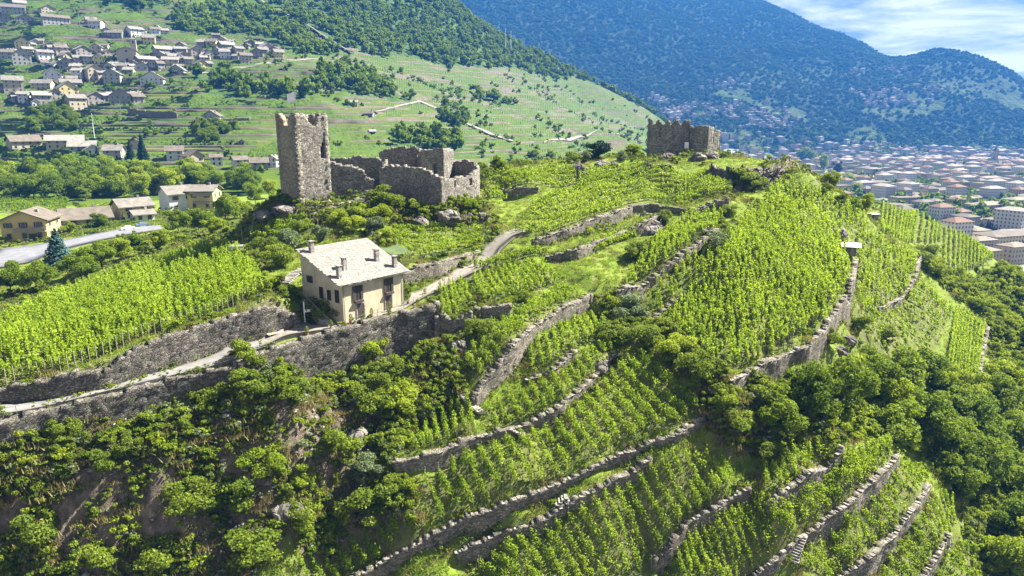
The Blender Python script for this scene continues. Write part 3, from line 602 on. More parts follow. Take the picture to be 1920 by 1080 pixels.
def M_valley():
    m, N, L, out = mat('valley_ground'); ps = pos(N)
    g = mixc(N, L, ramp(N, L, noise(N, L, ps, 0.02, 5), 0.35, 0.65), (0.034, 0.07, 0.003), (0.085, 0.12, 0.006))
    g = mixc(N, L, ramp(N, L, noise(N, L, ps, 0.25, 4, 0.7), 0.45, 0.62), g, (0.05, 0.09, 0.008))
    mp = N('ShaderNodeMapping'); mp.inputs['Scale'].default_value = (0.02, 0.02, 0.25); L(ps, mp.inputs[0])
    g = mixc(N, L, math_(N, L, 'MULTIPLY', ramp(N, L, noise(N, L, mp.outputs[0], 1.0, 4), 0.58, 0.64), 0.45), g, (0.13, 0.115, 0.05))
    w = mixc(N, L, ramp(N, L, noise(N, L, ps, 0.08, 4), 0.35, 0.65), (0.025, 0.055, 0.012), (0.06, 0.10, 0.02))
    c = mixc(N, L, attr(N, 'wood'), g, w)
    t = mixc(N, L, ramp(N, L, noise(N, L, ps, 0.035, 4), 0.4, 0.6), (0.05, 0.085, 0.025), (0.30, 0.29, 0.27))
    c = mixc(N, L, attr(N, 'town'), c, t)
    p = princ(N, L, c, 0.95, bump(N, L, noise(N, L, ps, 0.4, 4), 0.6, 1.2), 0.1); L(p.outputs[0], out.inputs[0]); return m
def M_mountain():
    m, N, L, out = mat('mountain_ground'); ps = pos(N)
    w = mixc(N, L, ramp(N, L, noise(N, L, ps, 0.012, 5, 0.65), 0.35, 0.65), (0.009, 0.020, 0.006), (0.022, 0.038, 0.009))
    g = mixc(N, L, ramp(N, L, noise(N, L, ps, 0.03, 4), 0.4, 0.6), (0.035, 0.06, 0.013), (0.07, 0.095, 0.02))
    c = mixc(N, L, attr(N, 'wood'), g, w)
    p = princ(N, L, c, 0.95, bump(N, L, noise(N, L, ps, 0.05, 5, 0.65), 1.0, 14), 0.1); L(p.outputs[0], out.inputs[0]); return m
def sheet(name, r0, r1, m, label):
    i = np.nonzero((RS >= r0) & (RS <= r1))[0]; a, b = i[0], i[-1] + 1 if r1 < RS[-1] else i[-1]
    b = min(b, len(RS) - 1); idx = np.arange(a, b + 1)
    V = np.stack([GX[idx], GY[idx], GZ[idx]], -1).reshape(-1, 3); nr = len(idx)
    k = (np.arange(nr - 1)[:, None] * NTH + np.arange(NTH - 1)[None, :]).ravel()
    Q = np.stack([k, k + 1, k + NTH + 1, k + NTH], -1)[:, ::-1]
    me = mesh_np(name, V, Q, mats=[m], smooth=True, vattr={'scrub': scrub[idx].ravel(), 'vineyard': vyd[idx].ravel(), 'rock': rock[idx].ravel(), 'wood': wood[idx].ravel(), 'town': town[idx].ravel()})
    return tag(obj(name, me), label, None, None, 'structure')
sheet('vineyard_hill', 34, 330, M_hill(), 'steep terraced vineyard hill that carries both castle ruins')
sheet('valley_ground', 330, 2100, M_valley(), 'green valley floor and terraced hillside beyond the castle hill')
sheet('mountain', 2100, 9999, M_mountain(), 'wooded blue mountain range behind the town')

# ------------------------------------------------------------------ dry stone terrace walls
def resample(P, step):
    P = np.asarray(P, float); d = np.concatenate([[0], np.cumsum(np.linalg.norm(np.diff(P[:, :2], axis=0), axis=1))]); n = max(2, int(d[-1] / step) + 1)
    s = np.linspace(0, d[-1], n); return np.stack([np.interp(s, d, P[:, k]) for k in range(P.shape[1])], -1), s
def normals2(P):
    t = np.gradient(P[:, :2], axis=0); t /= np.linalg.norm(t, axis=1)[:, None] + 1e-9; return np.stack([-t[:, 1], t[:, 0]], -1)
def rag_wall(P, zb, zt, thick, cell=0.42, jit=0.07, seed=0, holes=None, front=0.0):
    """standing masonry: P (n,2) line along the front, zb/zt arrays (bottom, ragged top); missing cells leave openings. Returns V, Q"""
    r = np.random.default_rng(seed); n = len(P); N2 = normals2(np.asarray(P)); z0 = float(np.min(zb)); z1 = float(np.max(zt)); m = max(1, int(math.ceil((z1 - z0) / cell)))
    zc = z0 + np.arange(m + 1) * (z1 - z0) / m
    keep = np.zeros((n - 1, m), bool)
    for j in range(m):
        zm = (zc[j] + zc[j + 1]) / 2; a = (zm < (zt[:-1] + zt[1:]) / 2) & (zm > (zb[:-1] + zb[1:]) / 2 - cell); keep[:, j] = a
    if holes is not None:
        for i in range(n - 1):
            for j in range(m):
                if keep[i, j] and holes(i / (n - 1), zc[j]): keep[i, j] = False
    F = np.zeros((n, m + 1, 3)); F[..., :2] = (P - N2 * 0 + N2 * front)[:, None, :]; F[..., 2] = zc[None, :]
    B = F.copy(); B[..., :2] += (N2 * thick)[:, None, :]
    F += r.normal(size=F.shape) * jit; B += r.normal(size=B.shape) * jit
    V = np.concatenate([F.reshape(-1, 3), B.reshape(-1, 3)]); o = n * (m + 1); vid = lambda i, j: i * (m + 1) + j
    Q = []
    for i, j in zip(*np.nonzero(keep)):
        a, b, c, d = vid(i, j), vid(i + 1, j), vid(i + 1, j + 1), vid(i, j + 1)
        Q.append((a, b, c, d)); Q.append((o + b, o + a, o + d, o + c))
        if j == m - 1 or not keep[i, j + 1]: Q.append((d, c, o + c, o + d))
        if j > 0 and not keep[i, j - 1]: Q.append((b, a, o + a, o + b))
        if i == 0 or not keep[i - 1, j]: Q.append((a, d, o + d, o + a))
        if i == n - 2 or not keep[i + 1, j]: Q.append((c, b, o + b, o + c))
    used = np.unique(np.array(Q)); mp = np.zeros(len(V), int); mp[used] = np.arange(len(used)); return V[used], mp[np.array(Q)]
def compact_caps(P, zt, thick, step, seed, d=0.2):
    """flat slabs of uneven length along the top edge of a wall"""
    r = random.Random(seed); mb = MB(); N2 = normals2(P); i = 0.0; st = random.getstate(); random.seed(seed); n = len(P)
    while i < n - 1.5:
        ln = r.uniform(0.4, 1.0); k = int(i); f = i - k; k1 = min(k + 1, n - 1)
        if r.random() > 0.2:
            t = P[k1, :2] - P[k, :2]; dp = r.uniform(0.45, 0.8); off = N2[k] * (dp / 2 - 0.08 + r.uniform(-0.05, 0.05)); q = P[k, :2] * (1 - f) + P[k1, :2] * f + off; z = min(zt[k], zt[k1])
            mb.box((q[0], q[1], z + r.uniform(-0.02, 0.06)), (ln * 0.95, dp, r.uniform(0.08, 0.15)), math.atan2(t[1], t[0]) + r.uniform(-0.12, 0.12), jit=0.05)
        i += ln / step
    random.setstate(st); return mb
WL = {
 'field_left': 'dark stone wall along the left vineyard above the footpath', 'path_left': 'dark rubble wall below the pale footpath at lower left',
 'house_front': 'tall stone retaining wall under the yellow house terrace', 'behind_house': 'stone wall along the drive right behind the yellow house',
 'upper_track': 'long curved stone wall above the grassy track in the middle', 'under_castle_field': 'low rubble wall at the right foot of the upper field',
 'lower_track': 'stone wall below the grassy track beside the vine fence',
 'corner_left': 'overgrown terrace wall right of the house terrace corner', 'corner_mid': 'short terrace wall beside the dark round bush',
 'curved': 'tall curved terrace wall in the centre of the hillside', 'small_curved': 'low curved wall under the tall curved terrace wall',
 'main': 'stone wall with steps above the large foreground vine terrace', 'long': 'longest foreground wall running below the large vine terrace',
 'second': 'broken stone wall just below the longest foreground wall', 'third': 'short pale-topped wall above the lower right vine terrace',
 'fourth': 'straight wall with pale corner above the stair wall', 'fifth': 'long straight wall with a small stone stair at lower right',
 'sixth': 'long wall next below the stair wall at lower right', 'seventh': 'lowest wall fragment by the dark wood at lower right',
 'big_field': 'wall along the lower edge of the big right vineyard', 'right_mid': 'edge wall of the vineyard right of the white-roofed shed',
 'right_far': 'pale edge wall of the small striped vineyard far right', 'path_mid': 'wall along the footpath left of the big right vineyard',
 'small_right': 'low wall beside the grass strip below the footpath', 'small_field': 'small rubble wall inside the big right vineyard',
 'castle_ramp': 'ramp wall in front of the ruined castle', 'lawn_cliff': 'rocky scarp below the lawn of the crenellated castle', 'under_keep': 'low wall below the crenellated castle',
 'upper_left': 'stone wall at the left end of the upper field', 'upper_mid': 'small wall in the middle of the upper field',
}
for _k, (_n, (b, h)) in enumerate(WPOLY.items()):
    P, s = resample(np.column_stack([b, h]), 0.45); N2 = normals2(P); dist = np.hypot(P[:, 0], P[:, 1]).mean()
    up = ground(P[:, 0] + N2[:, 0] * 1.25, P[:, 1] + N2[:, 1] * 1.25); lo = ground(P[:, 0] - N2[:, 0] * 0.7, P[:, 1] - N2[:, 1] * 0.7)
    zt = np.clip(P[:, 2] + P[:, 3] + 0.1, lo + 0.5, np.maximum(up + 0.1, lo + 0.6)) + (noise2(s / 2.2, s * 0 + _k, 5) - 0.5) * 0.3; zb = lo - 0.5
    P[:, :2] += N2 * ((noise2(s / 3.0, s * 0 + _k, 9) - 0.5) * 0.35)[:, None]
    if _n in ('house_front', 'path_left'): zt = ground(P[:, 0] + N2[:, 0] * 1.5, P[:, 1] + N2[:, 1] * 1.5) + 0.02 + (noise2(s / 2.2, s * 0 + _k, 5) - 0.5) * 0.12
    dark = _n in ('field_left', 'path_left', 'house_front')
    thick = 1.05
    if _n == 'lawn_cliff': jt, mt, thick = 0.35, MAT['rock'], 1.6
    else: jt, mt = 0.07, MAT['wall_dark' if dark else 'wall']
    root = empty('terrace_wall' if _n != 'lawn_cliff' else 'rock_scarp', (float(P[0, 0]), float(P[0, 1]), float(zb[0])))
    V, Q = rag_wall(P[:, :2], zb, zt, thick, 0.42 if dist < 110 else 0.6, jt, _k)
    V = V - np.array(root.location)
    obj('masonry', mesh_np('masonry', V, Q, mats=[mt]), root)
    if _n not in ('lawn_cliff', 'field_left', 'path_left', 'house_front'):
        c = compact_caps(P, zt - 0.03, thick, 0.45, _k); c.v = [tuple(np.array(v) - np.array(root.location)) for v in c.v]
        tag(c.build('cap_stones', MAT['wall_cap'], root), kind='stuff')
    for e, sg in ((0, 1), (-1, -1)):                        # short return walls close the ends of the higher walls
        if h[e] > 2.4 and _n not in ('lawn_cliff', 'path_left'):
            q0 = P[e, :2]; tt = P[1, :2] - P[0, :2] if e == 0 else P[-1, :2] - P[-2, :2]; tt = tt / np.linalg.norm(tt)
            out_ = -tt * sg; R_, s2 = resample(np.array([q0, q0 + out_ * 1.0, q0 + out_ * 1.0 + N2[e] * 5.0]), 0.45)
            if e == 0: R_ = R_[::-1]
            gl = ground(R_[:, 0] - tt[0] * sg * 1.0, R_[:, 1] - tt[1] * sg * 1.0); zz = np.full(len(R_), zt[e]) + (noise2(s2 / 1.5, s2 * 0 + _k, 8) - 0.5) * 0.3
            V, Q = rag_wall(R_, np.minimum(gl, zz - 0.6) - 0.6, zz, 0.8, 0.45, 0.06, _k + 50); obj('return_wall', mesh_np('return_wall', V - np.array(root.location), Q, mats=[mt]), root)
    tag(root, WL[_n], 'wall' if _n != 'lawn_cliff' else 'rock', 'dry stone terrace walls')
# ================================================================== VINES
# patch: (where, upper edge, lower edge, rows, lengthwise, density, height)
def polyline_at(P, u):
    d = np.concatenate([[0], np.cumsum(np.linalg.norm(np.diff(P[:, :2], axis=0), axis=1))]); return np.array([np.interp(u * d[-1], d, P[:, k]) for k in range(3)])
def row_mesh(line, dist, seed, wild=0.0, tall=1.0):
    """one trellised row: vine plants about a metre apart with upright shoots, stems below"""
    r = np.random.default_rng(seed); P, s = resample(line, 0.5); Lh = s[-1]
    lod = 1.0 if dist < 100 else 0.72 if dist < 150 else 0.42
    n = int(Lh * 84 * lod); size0 = 0.25 if dist < 100 else 0.29 if dist < 150 else 0.36
    np_ = max(2, int(Lh / 0.95)); pc = (np.arange(np_) + 0.5) / np_ * Lh + r.normal(size=np_) * 0.1
    ph = r.uniform(0.72 - 0.14 * wild, 1.2 + 0.15 * wild, np_) * tall; po = r.normal(size=np_) * (0.05 + 0.33 * wild); alive = r.random(np_) > 0.07; alive[0] = True; pd = r.uniform(0.35, 1.6, np_) * alive
    pl = r.choice(np_, size=n, p=pd / pd.sum())
    u = np.clip(pc[pl] + r.normal(size=n) * (0.36 - 0.13 * wild), 0, Lh); zz = 0.45 + 1.45 * r.beta(1.5, 1.5, n) * ph[pl]
    lat = r.normal(size=n) * (0.19 - 0.05 * (zz > 1.5)) * (0.7 if dist > 115 else 1.0)
    lat = lat + po[pl]; sh = r.random(n) < 0.14 + 0.1 * wild; zz[sh] += r.uniform(0.1, 0.5, sh.sum()); lat[sh] *= 0.7         # loose shoots on top
    N2 = normals2(P); c = np.stack([np.interp(u, s, P[:, k]) for k in (0, 1)], -1); nn = np.stack([np.interp(u, s, N2[:, k]) for k in (0, 1)], -1)
    c = c + nn * lat[:, None]; gz = ground(c[:, 0], c[:, 1]); C = np.column_stack([c, gz + zz])
    V, Q = leaf_quads(C, size0 * r.uniform(0.7, 1.4, n), flat=0.5)
    # stems
    sx = np.stack([np.interp(pc[alive], s, P[:, k]) for k in (0, 1)], -1); k = len(sx); g = ground(sx[:, 0], sx[:, 1]); w = 0.04
    SV = []
    for dx, dy in ((-w, 0), (w, 0)):
        SV.append(np.column_stack([sx[:, 0] + dx, sx[:, 1] + dy, g - 0.1])); SV.append(np.column_stack([sx[:, 0] + dx + r.normal(size=k) * 0.06, sx[:, 1] + dy, g + 0.9]))
    SV = np.stack(SV, 1); SV2 = SV.copy(); SV2[:, :, 1] += (SV[:, :, 0] - sx[:, None, 0]); SV2[:, :, 0] = sx[:, None, 0]
    allS = np.concatenate([SV.reshape(-1, 3), SV2.reshape(-1, 3)]); o = len(V); q = np.arange(2 * k)[:, None] * 4 + np.array([0, 2, 3, 1])[None, :] + o
    Vt = np.concatenate([V, allS]); Qt = np.concatenate([Q, q]); mi = np.concatenate([np.zeros(len(Q), int), np.ones(len(q), int)])
    return Vt, Qt, mi, r.random(len(Qt))
post_me = MB().box((0, 0, 0.95), (0.09, 0.09, 2.3)).mesh('post', MAT['wood'])
ROWS = []
for where, A, B, n, lengthwise, *_ in VINES:
    A, B = wp(A), wp(B)
    for k in range(n):
        v = (k + 0.5) / n
        if lengthwise:
            line = np.array([polyline_at(A, t) * (1 - v) + polyline_at(B, t) * v for t in np.linspace(0, 1, 14)])
        else:
            a, b = polyline_at(A, v), polyline_at(B, v); line = np.array([a + (b - a) * t for t in np.linspace(0, 1, 10)])
        d = float(np.hypot(line[:, 0], line[:, 1]).mean()); ln = float(np.linalg.norm(np.diff(line[:, :2], axis=0), axis=1).sum())
        ROWS.append((ln / d ** 1.6, where, k, n, lengthwise, line, d, ln))
order = sorted(range(len(ROWS)), key=lambda i: -ROWS[i][0]); big = set(order[:300])
stuffV, stuffQ, stuffM, stuffR, off = [], [], [], [], 0
per = {}
for i, (_, where, k, n, lw, line, d, ln) in enumerate(ROWS):
    wild = 1.0 if any(w_ in where for w_ in ('big right', 'large left', 'shed', 'footpath', 'castle lawn')) else 0.15
    V, Q, mi, rr = row_mesh(line, d, 1000 + i, wild, 0.8 if lw and d > 120 else 1.2 if d < 105 and not wild > 0.5 else 1.05)
    if i in big:
        b = np.array([line[0, 0], line[0, 1], float(ground(line[0, 0], line[0, 1]))]); root = empty('vine_row', b)
        obj('foliage', mesh_np('vine_foliage', V - b, Q, mats=[MAT['vine'], MAT['bark']], midx=mi, fattr={'rnd': rr}), root)
        for e in (line[0], line[-1]):
            p = obj('post', post_me, root); p.location = (e[0] - b[0], e[1] - b[1], float(ground(e[0], e[1])) - b[2])
        side = 'from the far side' if lw else 'from the left'
        tag(root, f'{ordinal(k + 1)} vine row {side} {where}', 'vine row', 'vine rows ' + where)
    else:
        stuffV.append(V); stuffQ.append(Q + off); stuffM.append(mi); stuffR.append(rr); off += len(V)
me = mesh_np('vine_rows', np.concatenate(stuffV), np.concatenate(stuffQ), mats=[MAT['vine'], MAT['bark']], midx=np.concatenate(stuffM), fattr={'rnd': np.concatenate(stuffR)})
tag(obj('vine_rows', me), 'remaining short rows of green vines on the farther slopes', 'vines', None, 'stuff')
# ================================================================== CASTLE RUINS
def wall_piece(root, name, pts, prof, thick=0.9, cell=0.4, jit=0.06, m=None, holes=None, seed=0, zbase=None, rag=0.35):
    """pts: world (x,y) line; prof: list of (u, top z); base follows the ground"""
    P = np.array([(a[0], a[1]) for a in pts], float); P, s = resample(P, cell); u = s / s[-1]
    pr = np.array(prof, float); zt = np.interp(u, pr[:, 0], pr[:, 1]) + (noise2(s / 0.9, s * 0 + seed, 3 + seed) - 0.5) * rag * 2
    g = ground(P[:, 0], P[:, 1]); zb = (g - 0.9) if zbase is None else np.full(len(P), zbase)
    V, Q = rag_wall(P, zb, zt, thick, cell, jit, seed, holes); V = V - np.array(root.location)
    return obj(name, mesh_np(name, V, Q, mats=[m or MAT['castle']]), root)
def p2(px, py, Y): return pt_y(px, py, Y)[:2]
def zat(py, Y): return -tan_dip(py) * Y
# ---- square tower
_tc = pt_y(563, 390, 143.0); _a = math.radians(46); ex = np.array([math.cos(_a), math.sin(_a)]); ey = np.array([-math.sin(_a), math.cos(_a)])
S_ = 7.7; c0 = _tc[:2]; c1 = c0 + ex * S_; c2 = c1 + ey * S_; c3 = c0 + ey * S_
zt_ = zat(215, 143.0); castle = empty('castle_ruin', (c0[0], c0[1], _tc[2] - 1.0)); zb_ = _tc[2] - 3.5
tower = empty('tower', (0, 0, 0)); tower.parent = castle
def tower_wall(a, b, prof, holes=None, m=None, seed=0):
    P, s = resample(np.array([a, b]), 0.34); u = s / s[-1]; pr = np.array(prof)
    zt = np.interp(u, pr[:, 0], pr[:, 1]) + (noise2(s / 0.6, s * 0 + seed, seed) - 0.5) * 0.5
    V, Q = rag_wall(P, np.full(len(P), zb_), zt, 1.2, 0.36, 0.055, seed, holes); V = V - np.array(castle.location)
    w = obj('wall', mesh_np('tower_wall', V, Q, mats=[m or MAT['castle']]), tower); return w
M_ = zt_; m_ = zt_ - 2.1                # merlon top, notch floor
def merl(d=0.0): return [(0, M_ + d), (0.20, M_ + d), (0.26, m_ - 0.3), (0.48, m_ - 0.3), (0.52, M_), (0.74, M_ - 0.1), (0.80, m_ + 0.1), (0.9, m_ + 0.2), (0.95, M_ - 0.2), (1, M_)]
def put_holes(u, z): # putlog holes in the plastered left face
    for k in range(5):
        zz = zb_ + 7.0 + k * 2.1
        for j in range(3):
            if abs(u - (0.22 + 0.27 * j)) < 0.03 and 0 <= z - zz < 0.36: return True
    return False
def arch(u, z):
    y = z - (zt_ - 9.2); return abs(u - 0.80) < 0.105 and 0 < y < 3.4 and (y < 2.6 or abs(u - 0.80) < 0.06)
tower_wall(c0, c1, [(0, M_), (0.28, M_ + 0.1), (0.36, M_ - 0.6), (0.5, m_ - 0.2), (0.62, m_ - 0.4), (0.7, M_ - 0.6), (0.74, M_ + 0.2), (1, M_ + 0.1)], arch, None, 1)
tower_wall(c1, c2, merl(), None, None, 2); tower_wall(c2, c3, merl(-0.4), None, None, 3)
tower_wall(c3, c0, [(0, M_ - 0.1), (0.1, M_ + 0.1), (0.3, M_ - 0.3), (0.36, m_ - 0.2), (0.62, m_ - 0.1), (0.68, M_ - 0.4), (0.74, M_), (1, M_ + 0.1)], put_holes, MAT['castle_plaster'], 4)
# rough upper third of the plastered face and a dark floor inside
mbf = MB(); cc = (c0 + c2) / 2; mbf.box((cc[0] - castle.location[0], cc[1] - castle.location[1], zt_ - 4.5 - castle.location[2]), (5.3, 5.3, 0.4), _a); mbf.build('floor', MAT['wood'], tower)
# quoins at the corners
q_me = MB().box((0, 0, 0), (0.62, 0.4, 0.34), jit=0.03).mesh('quoin', MAT['castle'])
for k in range(34):
    o = obj('quoin', q_me, tower); z = zb_ + 2.8 + k * 0.52
    if z > zt_ - 0.4: break
    s = (k % 2); d = ex if s else ey; o.location = (*(c0 + d * 0.26 - (ex + ey) * 0.02 - np.array(castle.location)[:2]), z - castle.location[2]); o.rotation_euler = (0, 0, _a + (0 if s else math.pi / 2))
# ---- curtain walls, (name, [(px, base row, distance)], [(u, top row)]): heights from the survey
def cw(name, pts, tops, thick=0.9, holes=None, seed=0, rag=0.35):
    W = [p2(a, b, y) for a, b, y in pts]; d = np.concatenate([[0], np.cumsum([np.linalg.norm(W[i + 1] - W[i]) for i in range(len(W) - 1)])]); d /= d[-1]
    Yu = lambda u: np.interp(u, d, [p[2] for p in pts])
    wall_piece(castle, name, W, [(u, zat(t, Yu(u))) for u, t in tops], thick, 0.4, 0.06, None, holes, seed, None, rag)
cw('curtain_wall', [(612,362,149),(660,362,151),(702,360,153)], [(0,301),(0.45,310),(0.6,314),(0.7,317),(0.78,321),(0.83,330),(1,338)], 1.0, None, 11)
cw('front_wall', [(712,360,156),(770,372,150),(826,392,143)], [(0,314),(0.15,311),(0.6,314),(0.75,318),(0.85,326),(0.92,333),(1,336)], 1.0, None, 12)
def slits(u, z): return (0.34 < u < 0.40 or 0.78 < u < 0.84) and zat(352, 149) < z < zat(338, 149)
cw('side_wall', [(826,392,143),(862,384,148),(893,373,153)], [(0,336),(0.5,333),(0.8,330),(0.9,324),(1,322)], 0.9, slits, 13)
cw('rounded_wall', [(893,373,153),(900,360,157),(893,350,161),(872,343,164),(846,338,165)], [(0,324),(0.3,313),(0.55,304),(0.75,301),(1,300)], 0.9, None, 14)
def gate(u, z): return 0.50 < u < 0.66 and z < zat(308, 162)
cw('rear_tower_wall', [(790,330,160),(832,338,158)], [(0,281),(0.5,280),(1,279)], 0.9, gate, 15, 0.25)
cw('rear_tower_side', [(832,338,158),(851,332,164)], [(0,279),(0.4,277),(1,281)], 0.9, None, 16, 0.25)
cw('rear_tower_back', [(851,332,164),(806,326,167)], [(0,281),(1,284)], 0.9, None, 17)
cw('rear_wall', [(712,318,172),(740,320,170),(784,322,170)], [(0,285),(0.15,281),(0.5,276),(0.9,276),(1,278)], 0.9, None, 18)
cw('rear_wall_return', [(784,322,170),(786,330,164)], [(0,278),(1,284)], 0.9, None, 19)
cw('low_wall', [(618,322,163),(665,322,165),(722,324,166)], [(0,297),(0.2,296),(0.6,294),(0.9,297),(1,306)], 0.9, None, 20)
cw('inner_wall', [(722,324,166),(714,340,160)], [(0,300),(1,318)], 0.8, None, 21)
tag(castle, 'grey stone castle ruin with square crenellated tower and broken roofless walls', 'castle')
# ---- crenellated castle on the right
kb = pt_y(1215, 290, 207.0); keep = empty('crenellated_castle', (kb[0], kb[1], kb[2]))
def kw(name, pts, tops, thick=0.9, holes=None, seed=0, rag=0.2, m=None):
    W = [p2(a, b, y) for a, b, y in pts]; d = np.concatenate([[0], np.cumsum([np.linalg.norm(W[i + 1] - W[i]) for i in range(len(W) - 1)])]); d /= d[-1]
    return wall_piece(keep, name, W, [(u, zat(t, np.interp(u, d, [p[2] for p in pts]))) for u, t in tops], thick, 0.42, 0.05, m, holes, seed, None, rag)
def swallow(n, hi, lo, x0=0.0, x1=1.0):
    out = []; w = (x1 - x0) / (n - 0.35)
    for k in range(n):
        a = x0 + k * w; out += [(a, hi), (a + w * 0.16, hi + 1.5), (a + w * 0.32, hi)]
        if k < n - 1: out += [(a + w * 0.36, lo - 2), (a + w * 0.5, lo), (a + w * 0.64, lo + 0.6), (a + w * 0.8, lo), (a + w * 0.96, lo - 2)]
    return out
_sw = swallow(5, 222, 231.5); _sw = [(u, t + 3.5 * u) for u, t in _sw]
def kwin(u, z): return (0.215 < u < 0.265 and zat(257, 208) < z < zat(250, 208)) or (0.575 < u < 0.635 and zat(262, 208) < z < zat(252, 208)) or (0.25 < u < 0.29 and zat(246, 208) < z < zat(242, 208))
kw('front_wall', [(1215,290,207),(1291,284,210)], _sw, 1.0, kwin, 31, 0.12)
def door_(u, z): return False
bast = [(1291,284,210),(1300,283,208.5),(1314,282,207.6),(1326,281,207.8),(1335,280,209.5)]
kw('bastion_wall', bast, [(0,238),(0.3,236.5),(0.7,237),(1,238)], 1.0, None, 32, 0.15)
kw('bastion_return', [(1335,280,209.5),(1336,279,216)], [(0,238),(1,240)], 1.0, None, 33)
kw('side_wall', [(1336,279,213),(1347,278,215),(1347,277,224)], [(0,247),(0.5,245),(1,246)], 0.9, None, 34)
kw('rear_wall', [(1347,277,224),(1216,284,220)], [(0,246),(0.3,238),(0.9,236),(1,230)], 0.9, None, 35)
kw('left_wall', [(1216,286,220),(1215,290,207)], [(0,230),(0.3,226),(1,224)], 0.9, None, 36)
dm = MB(); dp = pt_y(1287, 272, 209.2); dm.box((dp[0] - keep.location[0], dp[1] - 0.25 - keep.location[1], dp[2] - 0.1 - keep.location[2]), (1.3, 0.12, 1.9), 0.08); dm.build('door', MAT['white_paint'], keep)
tag(keep, 'small grey stone castle with swallowtail battlements and rounded bastion on the hilltop', 'castle')
# free standing garden wall behind the lawn
gw = empty('garden_wall', tuple(pt_y(1351, 282, 214)))
W = [p2(1351, 282, 214), p2(1394, 286, 212), p2(1449, 296, 206)]
Pg, sg = resample(np.array(W), 0.5); gz = ground(Pg[:, 0], Pg[:, 1]); V, Q = rag_wall(Pg, gz - 0.6, gz + 2.0 + (noise2(sg / 2, sg * 0, 77) - 0.5) * 0.5, 0.7, 0.5, 0.06, 41)
obj('masonry', mesh_np('masonry', V - np.array(gw.location), Q, mats=[MAT['wall']]), gw); tag(gw, 'stone garden wall behind the lawn beside the crenellated castle', 'wall')
# flag and pole on the tower
fb = np.array([*(c0 + ey * S_ * 0.93 + ex * 4.6), zt_ - 4.3]); fl = empty('flagpole', fb)
mb = MB().tube((0, 0, 0), (0, 0, 9.6), 0.13, 0.09); mb.build('pole', MAT['metal'], fl)
nx, nz = 12, 7; V = []; 
for i in range(nx + 1):
    for j in range(nz + 1):
        u, w = i / nx, j / nz; V.append((-1.75 * u * (0.9 + 0.1 * w) - 0.02, 0.25 * math.sin(u * 5 + w) * u, 9.1 - 1.9 * w - 0.45 * u * u + 0.12 * math.sin(u * 7)))
Qf = [(i * (nz + 1) + j, (i + 1) * (nz + 1) + j, (i + 1) * (nz + 1) + j + 1, i * (nz + 1) + j + 1) for i in range(nx) for j in range(nz)]
obj('flag_cloth', mesh_np('flag_cloth', V, Qf, mats=[MAT['white_paint']], smooth=True), fl)
tag(fl, 'thin flagpole with a pale flag standing on the ruined tower', 'flagpole')
# ================================================================== THE YELLOW HOUSE AND ITS YARD
MAT['plaster'] = M_plain('ochre_plaster', (0.46, 0.40, 0.265), 0.9, 0.22, 0.6, 0.2, 0.02, 0.2, (0.27, 0.25, 0.19))
MAT['shutter'] = M_plain('dark_wood_shutter', (0.06, 0.045, 0.035), 0.7, 0.3, 6)
MAT['slate'] = M_plain('stone_slate', (0.235, 0.222, 0.195), 0.9, 0.3, 5.0, 0.5, 0.03)
MAT['slate2'] = M_plain('dark_stone_slate', (0.19, 0.178, 0.152), 0.9, 0.3, 5.0, 0.5, 0.03)
hu = np.array([0.622, 0.783]); hv = np.array([-0.783, 0.622]); hang = math.atan2(hu[1], hu[0])
HW, HD, HR = 12.2, 9.4, 0.35; he, hrz = 6.1, 10.1          # width, front depth, rear depth, eave and ridge heights
ho = pt_z(644, 606, -28.7); house = empty('stone_house', (ho[0], ho[1], -28.7), hang)
# local frame: x along the facade, y towards the back
wb = MB()
xs = (0, HW)
for x, flip in ((0, 0), (HW, 1)):
    v = [(x, 0, -1.5), (x, 0, he), (x, HD, hrz), (x, HD + HR, hrz - 0.2), (x, HD + HR, -1.5)]
    wb.add(v, [(0, 1, 2, 3, 4) if not flip else (4, 3, 2, 1, 0)])
wb.add([(0, 0, -1.5), (HW, 0, -1.5), (HW, 0, he), (0, 0, he)], [(0, 1, 2, 3)]); wb.add([(0, HD + HR, -1.5), (HW, HD + HR, -1.5), (HW, HD + HR, hrz - 0.2), (0, HD + HR, hrz - 0.2)], [(3, 2, 1, 0)])
wb.build('wall', MAT['plaster'], house)
roof = empty('roof', (0, 0, 0)); roof.parent = house
OV = 0.75; sl = (hrz - he) / HD; rl = math.hypot(HD + OV, sl * (HD + OV)); ra = math.atan(sl)
db = MB(); db.add([(-OV, -OV, he - sl * OV - 0.02), (HW + OV, -OV, he - sl * OV - 0.02), (HW + OV, HD, hrz - 0.02), (-OV, HD, hrz - 0.02), (-OV, HD + HR + .35, hrz - 0.28), (HW + OV, HD + HR + .35, hrz - 0.28)], [(0, 1, 2, 3), (3, 2, 5, 4)])
v = db.v; db.add([(a, b, c + 0.14) for a, b, c in v], [(0, 1, 2, 3), (3, 2, 5, 4)]); db.add([v[0], v[1], (v[1][0], v[1][1], v[1][2] + 0.14), (v[0][0], v[0][1], v[0][2] + 0.14)], [(0, 1, 2, 3)])
for a, b in ((0, 3), (1, 2), (3, 4), (2, 5), (4, 5)): db.add([v[a], v[b], (v[b][0], v[b][1], v[b][2] + .14), (v[a][0], v[a][1], v[a][2] + .14)], [(0, 1, 2, 3)])
db.build('roof_deck', MAT['slate2'], roof)
